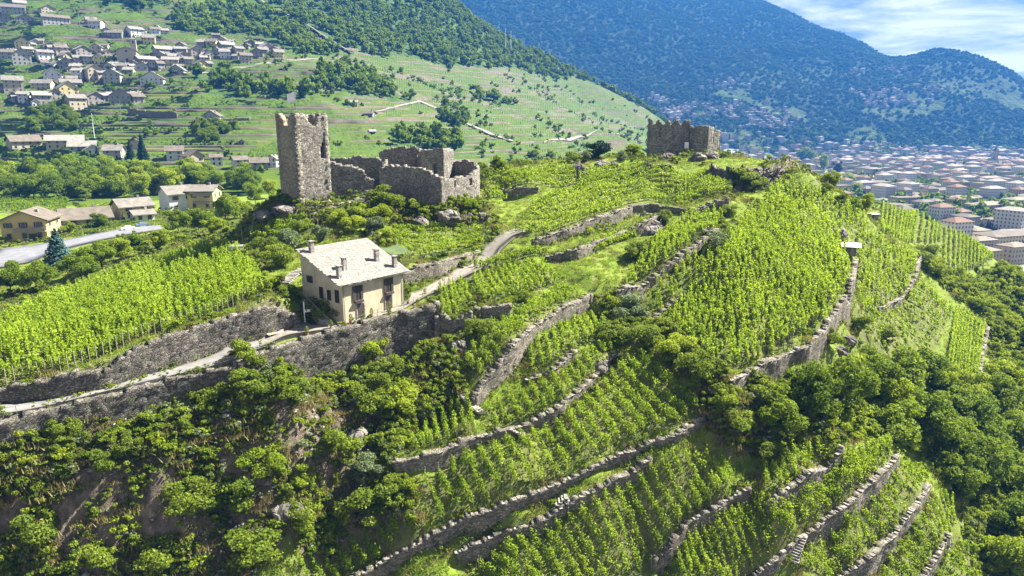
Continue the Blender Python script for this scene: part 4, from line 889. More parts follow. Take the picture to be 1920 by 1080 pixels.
# stone slabs laid in courses on the front slope (too small to pick apart singly: one part)
rs = MB(); r_ = random.Random(5); ny = 34
for j in range(ny):
    y0 = -OV - 0.05 + j * (HD + OV) / ny; x = -OV - 0.05 - r_.random() * 0.3
    while x < HW + OV:
        w = r_.uniform(0.25, 0.55); x1 = min(x + w, HW + OV + 0.08); d = (HD + OV) / ny * 1.25; z0 = he + sl * y0 + 0.16 + r_.uniform(0, 0.035); z1 = he + sl * (y0 + d) + 0.15; t = 0.05
        yj = r_.uniform(-0.05, 0.05)
        if x1 - x > 0.1:
            rs.add([(x, y0 + yj, z0), (x1 - .02, y0 + yj, z0 + r_.uniform(-.01, .01)), (x1 - .02, y0 + d, z1), (x, y0 + d, z1), (x, y0 + yj, z0 + t), (x1 - .02, y0 + yj, z0 + t), (x1 - .02, y0 + d, z1 + t * .4), (x, y0 + d, z1 + t * .4)], [(4, 5, 6, 7), (0, 1, 5, 4), (1, 2, 6, 5), (3, 0, 4, 7)], 0 if r_.random() < 0.8 else 1)
        x = x1
tag(rs.build('slabs', [MAT['slate'], MAT['slate2']], roof), kind='stuff')
for cx, cyy, ch in ((0.5, 1.0, 1.7), (2.7, 2.6, 1.7), (9.6, 3.2, 1.7), (11.3, 0.9, 1.6), (0.9, 8.0, 1.6)):
    z = he + sl * cyy; ch_ = empty('chimney', (cx, cyy, z)); ch_.parent = house
    c = MB().box((0, 0, ch / 2 - 0.25), (0.62, 0.62, ch + 0.5), jit=0.015)
    c.build('stack', MAT['cap'], ch_)
    k = MB()
    for a, b in ((-.22, -.22), (.22, -.22), (.22, .22), (-.22, .22)): k.box((a, b, ch + 0.14), (0.16, 0.16, 0.28))
    k.box((0, 0, ch + 0.33), (0.85, 0.85, 0.1), jit=0.02); k.build('cowl', MAT['slate'], ch_)
def h_window(x, z, w, h, face='front', shut=True, box=True):
    """window on the facade (y=0) or on the left gable (x=0)"""
    f = empty('window', (x, -0.02, z) if face == 'front' else (-0.02, x, z), 0 if face == 'front' else -math.pi / 2); f.parent = house
    MB().box((0, -0.02, h / 2), (w, 0.06, h)).build('pane', MAT['glass'], f)
    fr = MB()
    for a in (-w / 2, 0, w / 2): fr.box((a, -0.06, h / 2), (0.07, 0.06, h))
    for b in (0, h): fr.box((0, -0.058, b), (w + 0.07, 0.055, 0.08))
    fr.build('frame', MAT['shutter'], f)
    if shut:
        for s in (-1, 1): MB().box((s * (w * 0.77), -0.10, h / 2), (w * 0.48, 0.07, h * 1.02)).build('shutter', MAT['shutter'], f)
    if box:
        MB().box((0, -0.28, -0.22), (w * 1.7, 0.42, 0.3), jit=0.03).build('flower_box', MAT['shutter'], f)
h_window(2.9, 3.05, 0.95, 2.15); h_window(9.0, 3.15, 0.95, 2.15)
def h_door(x, z, w, h, face='front'):
    f = empty('door', (x, -0.03, z) if face == 'front' else (-0.03, x, z), 0 if face == 'front' else -math.pi / 2); f.parent = house
    MB().box((0, -0.01, h / 2), (w, 0.08, h)).build('leaf', MAT['shutter'], f)
    g = MB()
    for s in (-1, 1): g.box((s * (w / 2 + 0.09), -0.03, h / 2), (0.16, 0.12, h + 0.1))
    g.box((0, -0.028, h + 0.1), (w + 0.36, 0.13, 0.2)); g.build('frame', MAT['cap'], f)
    MB().box((w * 0.35, -0.1, h * 0.48), (0.05, 0.1, 0.14)).build('handle', MAT['metal'], f)
h_door(3.3, 0.05, 1.3, 2.3); h_door(8.9, 0.05, 1.25, 2.5)
for y, z, w, h, sh in ((1.1, 3.0, 0.85, 1.9, 0), (3.0, 3.1, 0.8, 1.5, 0), (4.9, 3.1, 0.85, 1.7, 0), (7.6, 5.2, 0.7, 1.0, 1)): h_window(y, z, w, h, 'left', bool(sh), False)
for i, x in enumerate((0.25, HW - 0.2)):
    MB().tube((x, -0.12, 0.05), (x, -0.12, he - 0.1), 0.06).build('drainpipe', MAT['metal'], house)
tag(house, 'pale yellow two storey house with grey stone slab roof and five chimneys', 'house')
# outside stair along the left gable
st = empty('outside_stair', tuple(pt_z(634, 608, -28.8)), hang); sm = MB()
for k in range(15):
    MB().box((-0.8, 0.6 + k * 0.42, -1.0 + (k + 1) * 0.10), (1.3, 0.44, 2.0 + k * 0.2 - 0.0)).build('step', MAT['cap'], st)
MB().tube((-1.4, 0.5, 1.1), (-1.4, 6.6, 4.2), 0.04).build('handrail', MAT['metal'], st)
tag(st, 'stone outside stair climbing along the gable of the yellow house', 'stair')

# ---- draped strips: footpath, drive, tracks, roads
def strip(name, edgeA, edgeB, m, label, lift=0.06, rmin=36, nseg=None, slab=None, kind='structure', smooth_z=True, wmax=0.6):
    A, B = wp(edgeA, rmin), wp(edgeB, rmin); n = nseg or max(8, int(np.linalg.norm(np.diff(A[:, :2], axis=0), axis=1).sum() / 0.8)); u = np.linspace(0, 1, n + 1); cols = 5
    a = np.array([polyline_at(A, t) for t in u]); b = np.array([polyline_at(B, t) for t in u])
    G = np.stack([a * (1 - w) + b * w for w in np.linspace(0, 1, cols)], 1); z = ground(G[..., 0], G[..., 1])
    if smooth_z:
        zm = wmax * z.max(1) + (1 - wmax) * z.mean(1); k = np.ones(7) / 7; zm = np.convolve(np.pad(zm, 3, mode='edge'), k, 'valid'); z = np.maximum(np.repeat(zm[:, None], cols, 1), z)
    G[..., 2] = z + lift
    ids = np.arange((n + 1) * cols).reshape(n + 1, cols)
    Q = np.stack([ids[:-1, :-1], ids[:-1, 1:], ids[1:, 1:], ids[1:, :-1]], -1).reshape(-1, 4)
    # skirt so that the strip has thickness
    V = G.reshape(-1, 3); o = len(V); lo = V.copy(); lo[:, 2] -= 0.8; V = np.concatenate([V, lo])
    sk = [np.stack([ids[:-1, c], ids[1:, c], ids[1:, c] + o, ids[:-1, c] + o], -1) for c in (0, cols - 1)]
    o_ = obj(name, mesh_np(name, V, np.concatenate([Q] + sk), mats=[m])); tag(o_, label, None, None, kind); return o_, a, b
fp, fa, fb_ = strip('footpath', [(-90,778),(0,763),(93,753),(160,740),(233,720),(333,690),(437,657),(490,640)], [(-90,801),(0,784),(90,773),(160,758),(300,721),(433,683),(487,657),(500,654)], MAT['path'], 'pale concrete footpath along the foot of the left vineyard wall', 0.26, wmax=0.85)
strip('yard', [(485,642),(540,618),(575,603),(640,604),(700,590)], [(488,655),(540,636),(600,627),(655,609),(720,586)], MAT['gravel'], 'grey gravel yard in front of the house gable')
strip('drive', [(655,603),(757,570),(768,546),(828,519),(876,494),(906,462),(944,432),(985,428)], [(660,610),(760,579),(822,550),(854,535),(903,510),(938,475),(968,446),(994,439)], MAT['gravel'], 'pale drive passing the house and climbing to the castle')
# posts of the footpath railing
rail = empty('path_railing', tuple(fb_[0])); rl0 = np.array(rail.location); P, s = resample(fb_, 3.0); P[:, 2] = ground(P[:, 0], P[:, 1])
ppm = MB().tube((0, 0, 0), (0, 0, 1.1), 0.035, n=5).mesh('post', MAT['metal'])
for q in P: o = obj('post', ppm, rail); o.location = tuple(q - rl0)
mb = MB()
for i in range(len(P) - 1): mb.tube(P[i] - rl0 + np.array([0, 0, 1.08]), P[i + 1] - rl0 + np.array([0, 0, 1.08]), 0.025, n=4)
mb.build('wire', MAT['metal'], rail); tag(rail, 'thin wire railing along the pale footpath', 'railing')
rail = empty('drive_railing', tuple(hit(655, 612))); rl0 = np.array(rail.location); P, s = resample(wp([(655,611),(757,579),(818,551),(850,533),(900,507)]), 2.4); P[:, 2] = ground(P[:, 0], P[:, 1]) + 0.05
for q in P: o = obj('post', ppm, rail); o.location = tuple(q - rl0)
mb = MB()
for i in range(len(P) - 1): mb.tube(P[i] - rl0 + np.array([0, 0, 1.05]), P[i + 1] - rl0 + np.array([0, 0, 1.05]), 0.025, n=4)
mb.build('rail', MAT['metal'], rail); tag(rail, 'dark post railing along the drive in front of the yellow house', 'railing')
# ================================================================== VILLAGE, VALLEY HOUSES, TOWN
def M_front(name, c, var=0.12): return M_plain(name, c, 0.9, var, 0.35, 0, 0, 0.2)
WALLC = {'s': M_front('stone_front', (0.27, 0.245, 0.21), 0.3), 't': M_front('tan_front', (0.38, 0.325, 0.23)), 'w': M_front('white_front', (0.54, 0.53, 0.50)), 'y': M_front('yellow_front', (0.52, 0.44, 0.20)),
         'g': M_front('grey_front', (0.33, 0.31, 0.285)), 'l': M_front('lilac_grey_front', (0.52, 0.51, 0.54)), 'o': M_front('ochre_front', (0.46, 0.35, 0.15))}
WORD = {'s': 'stone', 't': 'tan', 'w': 'white', 'y': 'yellow', 'g': 'grey', 'l': 'pale grey', 'o': 'ochre'}
ROOFM = [M_plain('grey_slab_roof', (0.17, 0.155, 0.13), 0.9, 0.35, 0.5), M_plain('brown_slab_roof', (0.13, 0.11, 0.085), 0.9, 0.35, 0.5), M_plain('pale_slab_roof', (0.22, 0.205, 0.175), 0.9, 0.3, 0.5)]
win_me = MB().box((0, 0, 0.5), (1, 0.10, 1)).mesh('window', MAT['glass'])
winf_me = (lambda m: (m.box((0, 0, 0.5), (1, 0.10, 1)), m.box((-0.56, -0.05, 0.5), (0.12, 0.12, 1.1), m=1), m.box((0.56, -0.05, 0.5), (0.12, 0.12, 1.1), m=1), m.box((0, -0.05, 1.05), (1.2, 0.12, 0.1), m=1), m.box((0, -0.08, -0.05), (1.3, 0.2, 0.1), m=1), m)[-1])(MB()).mesh('window_framed', [MAT['glass'], MAT['cap']])
shut_me = MB().box((0, -0.03, 0.5), (0.45, 0.06, 1.0)).mesh('shutter', MAT['shutter'])
def gable_house(name, loc, rz, w, d, h, rh, wall, roof, gable_front=False, windows=True, near=False, flat=False, wnum=None):
    """walls are the root mesh; roof, windows and chimney are its parts. x runs along the front, -y faces forward"""
    mb = MB(); hw, hd, b = w / 2, d / 2, -3.5
    if flat: rh = 0.25
    if gable_front:
        pr = [(-hw, b), (hw, b), (hw, h), (0, h + rh), (-hw, h)]
        for y, f in ((-hd, 1), (hd, -1)): mb.add([(x, y, z) for x, z in pr], [(0, 1, 2, 3, 4)[::f]])
        mb.add([(-hw, -hd, b), (-hw, hd, b), (-hw, hd, h), (-hw, -hd, h)], [(3, 2, 1, 0)]); mb.add([(hw, -hd, b), (hw, hd, b), (hw, hd, h), (hw, -hd, h)], [(0, 1, 2, 3)])
    else:
        pr = [(-hd, b), (hd, b), (hd, h), (0, h + rh), (-hd, h)]
        for x, f in ((-hw, -1), (hw, 1)): mb.add([(x, y, z) for y, z in pr], [(0, 1, 2, 3, 4)[::f]])
        mb.add([(-hw, -hd, b), (hw, -hd, b), (hw, -hd, h), (-hw, -hd, h)], [(0, 1, 2, 3)]); mb.add([(-hw, hd, b), (hw, hd, b), (hw, hd, h), (-hw, hd, h)], [(3, 2, 1, 0)])
    o = mb.build(name, wall); o.location = loc; o.rotation_euler = (0, 0, rz)
    r = MB(); ov = min(0.9, 0.09 * w + 0.3); t = 0.28
    a, c = (hw, hd) if gable_front else (hd, hw); s = rh / a
    sec = [(-a - ov, h - s * ov), (0, h + rh), (a + ov, h - s * ov)]; sec = sec + [(p[0], p[1] + t) for p in sec[::-1]]
    for e, f in ((-c - ov, 1), (c + ov, -1)):
        vs = [((p[0], e, p[1]) if gable_front else (e, p[0], p[1])) for p in sec]; r.add(vs, [(0, 1, 4, 5), (1, 2, 3, 4)])
    n = 6; r.f += [(i, (i + 1) % n, n + (i + 1) % n, n + i) for i in range(n)]; r.m += [0] * n
    rf = r.build('roof', roof, o)
    if rh > 0.3: MB().box(((hw * 0.4) if gable_front else w * 0.22, 0.1 if not gable_front else -hd * 0.2, h + rh + 0.4 - (0 if not gable_front else rh * 0.4)), (0.8, 0.7, 1.4)).build('chimney', MAT['cap'], o)
    if windows:
        ns = max(1, int(round(h / 3.0))); nc = wnum or max(2, int(w / 3.4)); me = winf_me if near else win_me
        for k in range(ns):
            for j in range(nc):
                x = -hw + w * (j + 0.5) / nc; z = k * h / ns + h / ns * 0.34
                p = obj('window', me, o, (x, -hd - 0.04, z)); p.scale = (1.05, 1, 1.35 if not (k == 0 and j == nc // 2) else 1.35)
                if near and k > 0:
                    for sgn in (-1, 1): q = obj('shutter', shut_me, p, (sgn * 0.78, -0.04, 0))
            for j in range(max(1, int(d / 4.5))):
                y = -hd + d * (j + 0.5) / max(1, int(d / 4.5)); z = k * h / ns + h / ns * 0.34
                p = obj('window', me, o, (hw + 0.04, y, z)); p.rotation_euler = (0, 0, math.pi / 2); p.scale = (1.05, 1, 1.35)
    return o
def facing(p): return math.atan2(-p[0], p[1])      # turn so that the front looks back at the viewpoint
def place(px, py, wpx, hpx, c, rmin=300, turn=None, gf=None, d=None, name='village_house', near=False, roof=None, rhf=None, **kw):
    p = hit(px, py, rmin); dep = p[1] * CP - p[2] * SP; k = dep / FPX; w, h = wpx * k * (0.9 if rmin >= 300 else 1), max(2.6, hpx * k * (0.92 if rmin >= 300 else 1)); R = random.Random(int(px * 31 + py * 7))
    t = R.uniform(-0.5, 0.5) if turn is None else turn; gf = (R.random() < 0.4) if gf is None else gf
    d = d or R.uniform(0.7, 1.0) * min(w, 12); rh = (w if gf else d) * (rhf or R.uniform(0.24, 0.34))
    z = p[2]
    return gable_house(name, (p[0], p[1] + d * 0.4, z), facing(p) + t, w * 0.92, d, h, rh, WALLC[c], roof or R.choice(ROOFM), gf, near=near, **kw)
VILL = {
 'in the top left corner of the village': [(22,27,46,14,'g'),(33,13,24,8,'t'),(83,25,28,10,'t'),(100,47,54,15,'g'),(8,42,26,10,'s'),(44,44,36,10,'s')],
 'in the top row above the church': [(178,54,27,14,'w'),(212,71,36,10,'s'),(250,69,30,15,'w'),(277,84,24,14,'y'),(289,69,19,15,'w')],
 'in the village rows left of the church': [(38,95,28,17,'y'),(62,87,18,9,'g'),(48,100,20,9,'t'),(10,111,24,14,'g'),(37,122,36,22,'g'),(81,116,30,19,'w'),(112,106,24,18,'t'),(120,114,20,11,'t'),(150,105,32,13,'s'),(179,100,22,13,'t'),(144,121,18,14,'s'),(163,120,19,15,'g'),(184,121,19,16,'y'),(202,114,18,18,'t'),(85,125,26,8,'w'),(103,127,20,7,'w'),(122,129,30,13,'s'),(130,137,18,9,'s'),(113,95,20,11,'w'),(95,99,16,11,'s')],
 'in the village rows below the church': [(145,152,20,21,'w'),(170,153,28,25,'t'),(187,153,13,18,'t'),(208,158,34,21,'g'),(205,137,22,15,'g'),(95,152,36,16,'w'),(283,159,48,13,'w'),(128,164,40,10,'s'),(240,140,20,10,'s'),(262,132,26,10,'g')],
 'along the lower edge of the village': [(20,173,38,24,'t'),(77,169,42,14,'t'),(120,178,38,15,'y'),(73,197,34,20,'s'),(43,196,20,21,'w'),(101,189,20,18,'s'),(139,208,36,26,'t'),(173,197,36,17,'s'),(190,191,26,13,'s'),(221,197,42,20,'s'),(254,194,24,14,'s'),(64,202,14,12,'w')],
 'in the village rows right of the church': [(270,126,40,16,'s'),(302,104,36,13,'s'),(338,102,24,11,'s'),(363,108,24,17,'t'),(302,116,34,12,'s'),(318,124,34,13,'t'),(352,122,16,12,'t'),(373,131,26,12,'y'),(284,131,13,15,'g'),(298,132,15,14,'s'),(331,141,30,11,'g'),(380,117,14,10,'g'),(336,113,22,10,'s')],
 'at the right end of the village by the road': [(377,91,18,13,'s'),(396,91,22,14,'y'),(415,81,20,8,'g'),(391,113,16,15,'w'),(421,110,22,14,'w'),(446,109,19,19,'t'),(459,120,25,17,'t'),(421,93,30,10,'s'),(462,94,12,10,'s'),(480,109,26,13,'s'),(495,99,32,10,'g'),(520,110,20,13,'y')],
 'in the row just above the dark wood': [(38,280,58,17,'t'),(115,279,72,17,'t'),(150,284,52,11,'g'),(170,291,26,13,'w'),(209,299,36,19,'g'),(250,279,28,12,'t'),(324,300,34,19,'w'),(358,306,33,15,'t'),(404,312,24,19,'w'),(447,316,30,18,'w'),(483,320,36,17,'s'),(511,313,22,17,'w')],
 'alone among the hillside vineyards': [(395,229,34,13,'g'),(693,220,20,8,'s'),(662,199,18,8,'s'),(697,253,13,6,'w'),(451,273,12,6,'s')],
}
RV = random.Random(21)
for where, L_ in VILL.items():
    if 'church' in where or 'right end' in where or 'lower edge' in where:
        for a in (RV.sample(L_, min(len(L_), 12)) + RV.sample(L_, min(len(L_), 6))): L_.append((a[0] + RV.uniform(-17, 17), a[1] - RV.uniform(2, 8), RV.uniform(12, 22), RV.uniform(8, 12), RV.choice('sssgt')))
    L_ = sorted(L_)
    for k, (px, py, w, h, c) in enumerate(L_):
        o = place(px, py, w, h, c, 300)
        size = 'large ' if w > 33 else 'small ' if w < 20 else ''
        tag(o, f'{size}{WORD[c]} house, {ordinal(k + 1)} from left {where}', 'house', 'houses ' + where)
# church
p = hit(233, 118, 300); k = (p[1] * CP - p[2] * SP) / FPX; ch = gable_house('church', (p[0], p[1] + 8, p[2]), facing(p) - 0.12, 33 * k, 22, 22 * k, 6 * k, WALLC['t'], ROOFM[0], True, False)
W_, H_ = 33 * k, 22 * k
o = MB().box((0, -11.05, H_ * 0.95), (1.8, 0.12, 1.8)).build('round_window', MAT['glass'], ch); o = MB().box((0, -11.05, 1.8), (2.0, 0.12, 3.6)).build('door', MAT['shutter'], ch)
bt = empty('bell_tower', (W_ * 0.28, 9.0, 0)); bt.parent = ch
MB().box((0, 0, H_ * 0.95), (4.6, 4.6, H_ * 2.3)).build('shaft', WALLC['t'], bt)
for a, b, rz in ((0, -2.31, 0), (2.31, 0, math.pi / 2)): q = MB().box((0, 0, 0), (1.3, 0.1, 2.6)).build('belfry_opening', MAT['glass'], bt); q.location = (a, b, H_ * 1.85); q.rotation_euler = (0, 0, rz)
c = MB(); z = H_ * 2.1; c.add([(-2.8, -2.8, z), (2.8, -2.8, z), (2.8, 2.8, z), (-2.8, 2.8, z), (0, 0, z + 2.2)], [(0, 1, 4), (1, 2, 4), (2, 3, 4), (3, 0, 4), (3, 2, 1, 0)]); c.build('spire_roof', ROOFM[0], bt)
tag(ch, 'tan village church with gabled front, round window and square bell tower', 'church')
# five houses by the road in the saddle
def balcony(o, x, y, z, w, rz=0):
    b = empty('balcony', (x, y, z), rz); b.parent = o
    MB().box((0, -0.6, 0), (w, 1.2, 0.16)).build('slab', MAT['cap'], b); MB().box((0, -1.17, 0.55), (w, 0.06, 0.9)).build('railing', MAT['wood'], b)
o = place(42, 452, 80, 40, 'o', 120, -0.35, True, 12.0, 'road_house', True, ROOFM[1], 0.2); balcony(o, 1.6, -6.0, 2.9, 8.0); MB().box((2.2, -6.05, 1.1), (2.4, 0.1, 2.2)).build('garage_door', MAT['shutter'], o)
tag(o, 'large ochre house with balcony and brown roof beside the parking road', 'house', 'houses by the road')
o = place(146, 424, 84, 12, 't', 120, 0.12, False, 11.0, 'road_house', True, ROOFM[1], 0.26); tag(o, 'low house with wide brown roof behind green hedges', 'house', 'houses by the road')
o = place(240, 412, 60, 26, 'y', 120, 0.3, False, 9.0, 'road_house', True, ROOFM[0], 0.24); balcony(o, 0, -4.5, 2.7, 6.0); tag(o, 'yellow house with grey roof and porch behind clipped hedges', 'house', 'houses by the road')
q = place(262, 416, 36, 13, 'w', 120, 0.3, False, 5.0, 'porch', True, ROOFM[0], 0.2, wnum=2); tag(q, 'small white porch building leaning against the yellow hedge house', 'house', 'houses by the road')
o = place(325, 397, 52, 34, 'l', 200, 0.35, False, 10.0, 'apartment_house', True, ROOFM[0], 0.25, wnum=2); tag(o, 'pale grey apartment house with plain wall beside the yellow one', 'house', 'houses by the road')
o = place(378, 394, 50, 36, 'y', 200, -0.35, False, 10.0, 'apartment_house', True, ROOFM[0], 0.18)
for z in (2.8, 5.6): balcony(o, 0.8, -5.0, z, 6.5)
tag(o, 'yellow apartment house with stacked balconies left of the castle rock', 'house', 'houses by the road')
# ---- town on the valley floor
def M_town(name, c):
    m, N, L, out = mat(name); g = N('ShaderNodeNewGeometry'); sp = N('ShaderNodeSeparateXYZ'); L(g.outputs['Position'], sp.inputs[0]); sn = N('ShaderNodeSeparateXYZ'); L(g.outputs['Normal'], sn.inputs[0])
    al = math_(N, L, 'SUBTRACT', math_(N, L, 'MULTIPLY', sp.outputs[1], sn.outputs[0]), math_(N, L, 'MULTIPLY', sp.outputs[0], sn.outputs[1]))
    fx = math_(N, L, 'FRACT', math_(N, L, 'MULTIPLY', al, 1 / 3.1)); fz = math_(N, L, 'FRACT', math_(N, L, 'MULTIPLY', sp.outputs[2], 1 / 3.2))
    w = math_(N, L, 'MULTIPLY', math_(N, L, 'LESS_THAN', fx, 0.4), math_(N, L, 'LESS_THAN', fz, 0.5))
    w = math_(N, L, 'MULTIPLY', w, math_(N, L, 'LESS_THAN', math_(N, L, 'ABSOLUTE', sn.outputs[2]), 0.5))
    oi = N('ShaderNodeObjectInfo').outputs['Random']; b = mixc(N, L, oi, tuple(x * 0.8 for x in c), tuple(min(1, x * 1.12) for x in c))
    p = princ(N, L, mixc(N, L, w, b, (0.10, 0.10, 0.11)), 0.85); L(p.outputs[0], out.inputs[0]); return m
TOWNM = [M_town('town_cream', (0.48, 0.40, 0.27)), M_town('town_white', (0.56, 0.53, 0.47)), M_town('town_grey', (0.38, 0.36, 0.33)), M_town('town_ochre', (0.44, 0.33, 0.18)), M_town('town_rose', (0.42, 0.35, 0.27))]
TROOF = [M_plain('town_roof_pale', (0.19, 0.158, 0.115), 0.9, 0.2, 0.1), M_plain('town_roof_grey', (0.125, 0.105, 0.082), 0.9, 0.25, 0.1), M_plain('town_roof_brown', (0.16, 0.098, 0.062), 0.9, 0.25, 0.1), M_plain('town_roof_white', (0.25, 0.22, 0.18), 0.9, 0.15, 0.1)]
def hip(w, d, h, rh, z0=-3):
    hw, hd = w / 2, d / 2; o = 0.5; mb = MB(); mb.add([(-hw, -hd, z0), (hw, -hd, z0), (hw, hd, z0), (-hw, hd, z0), (-hw, -hd, h), (hw, -hd, h), (hw, hd, h), (-hw, hd, h)], [(0, 1, 5, 4), (1, 2, 6, 5), (2, 3, 7, 6), (3, 0, 4, 7)])
    r = MB(); rx = max(0.0, hw - hd * 0.9); r.add([(-hw - o, -hd - o, h), (hw + o, -hd - o, h), (hw + o, hd + o, h), (-hw - o, hd + o, h), (-hw - o, -hd - o, h + .3), (hw + o, -hd - o, h + .3), (hw + o, hd + o, h + .3), (-hw - o, hd + o, h + .3), (-rx, 0, h + rh + .3), (rx, 0, h + rh + .3)],
        [(3, 2, 1, 0), (0, 1, 5, 4), (1, 2, 6, 5), (2, 3, 7, 6), (3, 0, 4, 7), (4, 5, 9, 8), (6, 7, 8, 9), (5, 6, 9), (7, 4, 8)]); return mb, r
R = random.Random(11); cand = []
ta = 0.32; gx0 = 34.0
for i in range(-10, 92):
    for j in range(-80, 85):
        u, v = i * 27 + R.uniform(-6, 6), j * 24 + R.uniform(-5, 5); x, y = 380 + u * math.cos(ta) - v * math.sin(ta), 420 + u * math.sin(ta) + v * math.cos(ta)
        if y < 430 or y > 2160 or x < 200 or i % 6 == 0: continue
        z = float(ground(x, y))
        if z > -52 + 25 * (y > 1600): continue
        px, py = proj((x, y, z))
        if px > 1960 or px < 1235: continue
        if y < 900 and x - 220 < (y - 430) * 0.35: continue
        if px < 1560 and R.random() < 0.55: continue
        if R.random() < 0.10: continue
        cand.append((y, x, z, px, py))
# scattered suburbs on the lower mountain slopes
for cx, cyy, sx, sy, n in ((1350,160,40,6,26),(1290,205,50,10,40),(1390,215,60,12,55),(1440,235,60,10,40),(1640,180,45,8,40),(1665,195,60,6,46),(1745,170,20,8,16),(1680,130,30,8,18),(1600,140,20,6,10),(1230,190,25,5,14),(1255,215,30,10,30)):
    for _ in range(n):
        px, py = cx + R.gauss(0, sx * 0.6), cyy + R.gauss(0, sy * 0.7); p = hit(px, py, 1400)
        if p[1] > 1500: cand.append((p[1], p[0], p[2], px, py))
cand.sort()
HERO = [(1845,408,62,20,14,0),(1888,470,92,22,13,0),(1795,392,52,24,13,0),(1756,378,58,18,15,1),(1700,372,60,20,13,1),(1640,362,62,18,16,1),(1720,330,60,16,14,0),(1690,345,50,16,15,1),(1635,335,44,16,18,1),(1790,340,64,16,14,0),(1850,350,56,18,14,1),(1840,375,36,20,12,2),(1905,395,50,18,13,0),(1625,312,60,14,12,1),(1880,330,48,18,16,1),(1905,350,40,16,14,2)]
heroP = []
for k, (px, py, w, d, h, mi) in enumerate(HERO):
    w = w * 0.62; p = hit(px, py, 380); heroP.append(p); a, b = hip(w, d, h, 2.6); o = a.build('town_building', TOWNM[mi]); o.location = p; o.rotation_euler = (0, 0, ta + (0 if k % 3 else 0.05)); b.build('roof', TROOF[k % 2], o)
    if p[1] < 1000:
        nw = int(w / 3.6)
        for s in range(int(h / 3.3)):
            for j in range(nw): q = obj('window', win_me, o, (-w / 2 + w * (j + .5) / nw, -d / 2 - 0.04, 0.9 + s * 3.3)); q.scale = (1.2, 1, 1.7)
    tag(o, f'long {["cream", "white", "grey"][mi]} town block, {ordinal(sorted(HERO).index(HERO[k]) + 1)} from the left of the large town blocks', 'building', 'large town blocks')
TB = []; n_t = 0; sv, sq, rv, rq = [], [], [], []
shared = {}
for y, x, z, px, py in cand:
    if any(abs(x - q[0]) < 28 and abs(y - q[1]) < 22 for q in heroP): continue
    kk = R.randrange(14)
    if kk not in shared:
        r2 = random.Random(kk); w, d = r2.uniform(11, 25), r2.uniform(10, 16); h = r2.choice([8, 10, 12, 13, 15, 16, 18, 22]); a, b = hip(w, d, h, r2.choice([0.3, 2.2, 2.8, 3.2]))
        shared[kk] = [a.mesh('town_walls', TOWNM[kk % 5]), b.mesh('town_roof', TROOF[(kk * 7 + 1) % 4]), a, b]
    me, rm, a, b = shared[kk]; rz = ta + R.choice([0, 0, 0, math.pi / 2]) + R.gauss(0, 0.12); sc = 1.0 if y < 2100 else 0.75
    if n_t < 284:
        o = obj('town_building', me, None, (x, y, z)); o.rotation_euler = (0, 0, rz); o.scale = (sc, sc, sc); obj('roof', rm, o)
        TB.append((px, kk, o)); n_t += 1
    else:
        ca, sa = math.cos(rz), math.sin(rz)
        for mb, V, Fc, key in ((a, sv, sq, 0), (b, rv, rq, 1)):
            off = len(V); V += [(x + sc * (p[0] * ca - p[1] * sa), y + sc * (p[0] * sa + p[1] * ca), z + sc * p[2]) for p in mb.v]; Fc += [(tuple(i + off for i in f), kk) for f in mb.f]
TB.sort(key=lambda t: t[0]); cnt = {}
for px, kk, o in TB:
    key = (['cream', 'white', 'grey', 'ochre', 'rose'][kk % 5], ['pale', 'grey', 'brown', 'whitish'][(kk * 7 + 1) % 4]); cnt[key] = cnt.get(key, 0) + 1
    tag(o, f'{key[0]} block with {key[1]} roof, {ordinal(cnt[key])} of its kind from the left in the town', 'building', 'packed town buildings')
town_o = empty('distant_town', (600, 1700, -80))
for nm, V, Fc, mats in (('walls', sv, sq, TOWNM), ('roofs', rv, rq, TROOF)):
    me = bpy.data.meshes.new(nm); me.from_pydata([(a - 600, b - 1700, c + 80) for a, b, c in V], [], [f for f, _ in Fc])
    for m in mats: me.materials.append(m)
    me.polygons.foreach_set('material_index', [(kk % 5) if nm == 'walls' else ((kk * 7 + 1) % 4) for _, kk in Fc]); me.update(); tag(obj(nm, me, town_o), kind='stuff')
tag(town_o, 'mass of far town roofs and suburbs at the mountain foot', 'town', None, 'stuff')
# campanile
p = hit(1862, 318, 900); o = MB().box((0, 0, 18), (7, 7, 42)).build('campanile', TOWNM[2]); o.location = p; o.rotation_euler = (0, 0, ta)
c = MB(); c.add([(-4, -4, 39), (4, -4, 39), (4, 4, 39), (-4, 4, 39), (0, 0, 50)], [(0, 1, 4), (1, 2, 4), (2, 3, 4), (3, 0, 4), (3, 2, 1, 0)]); c.build('spire', TROOF[1], o); tag(o, 'tall grey bell tower rising over the town roofs', 'tower')
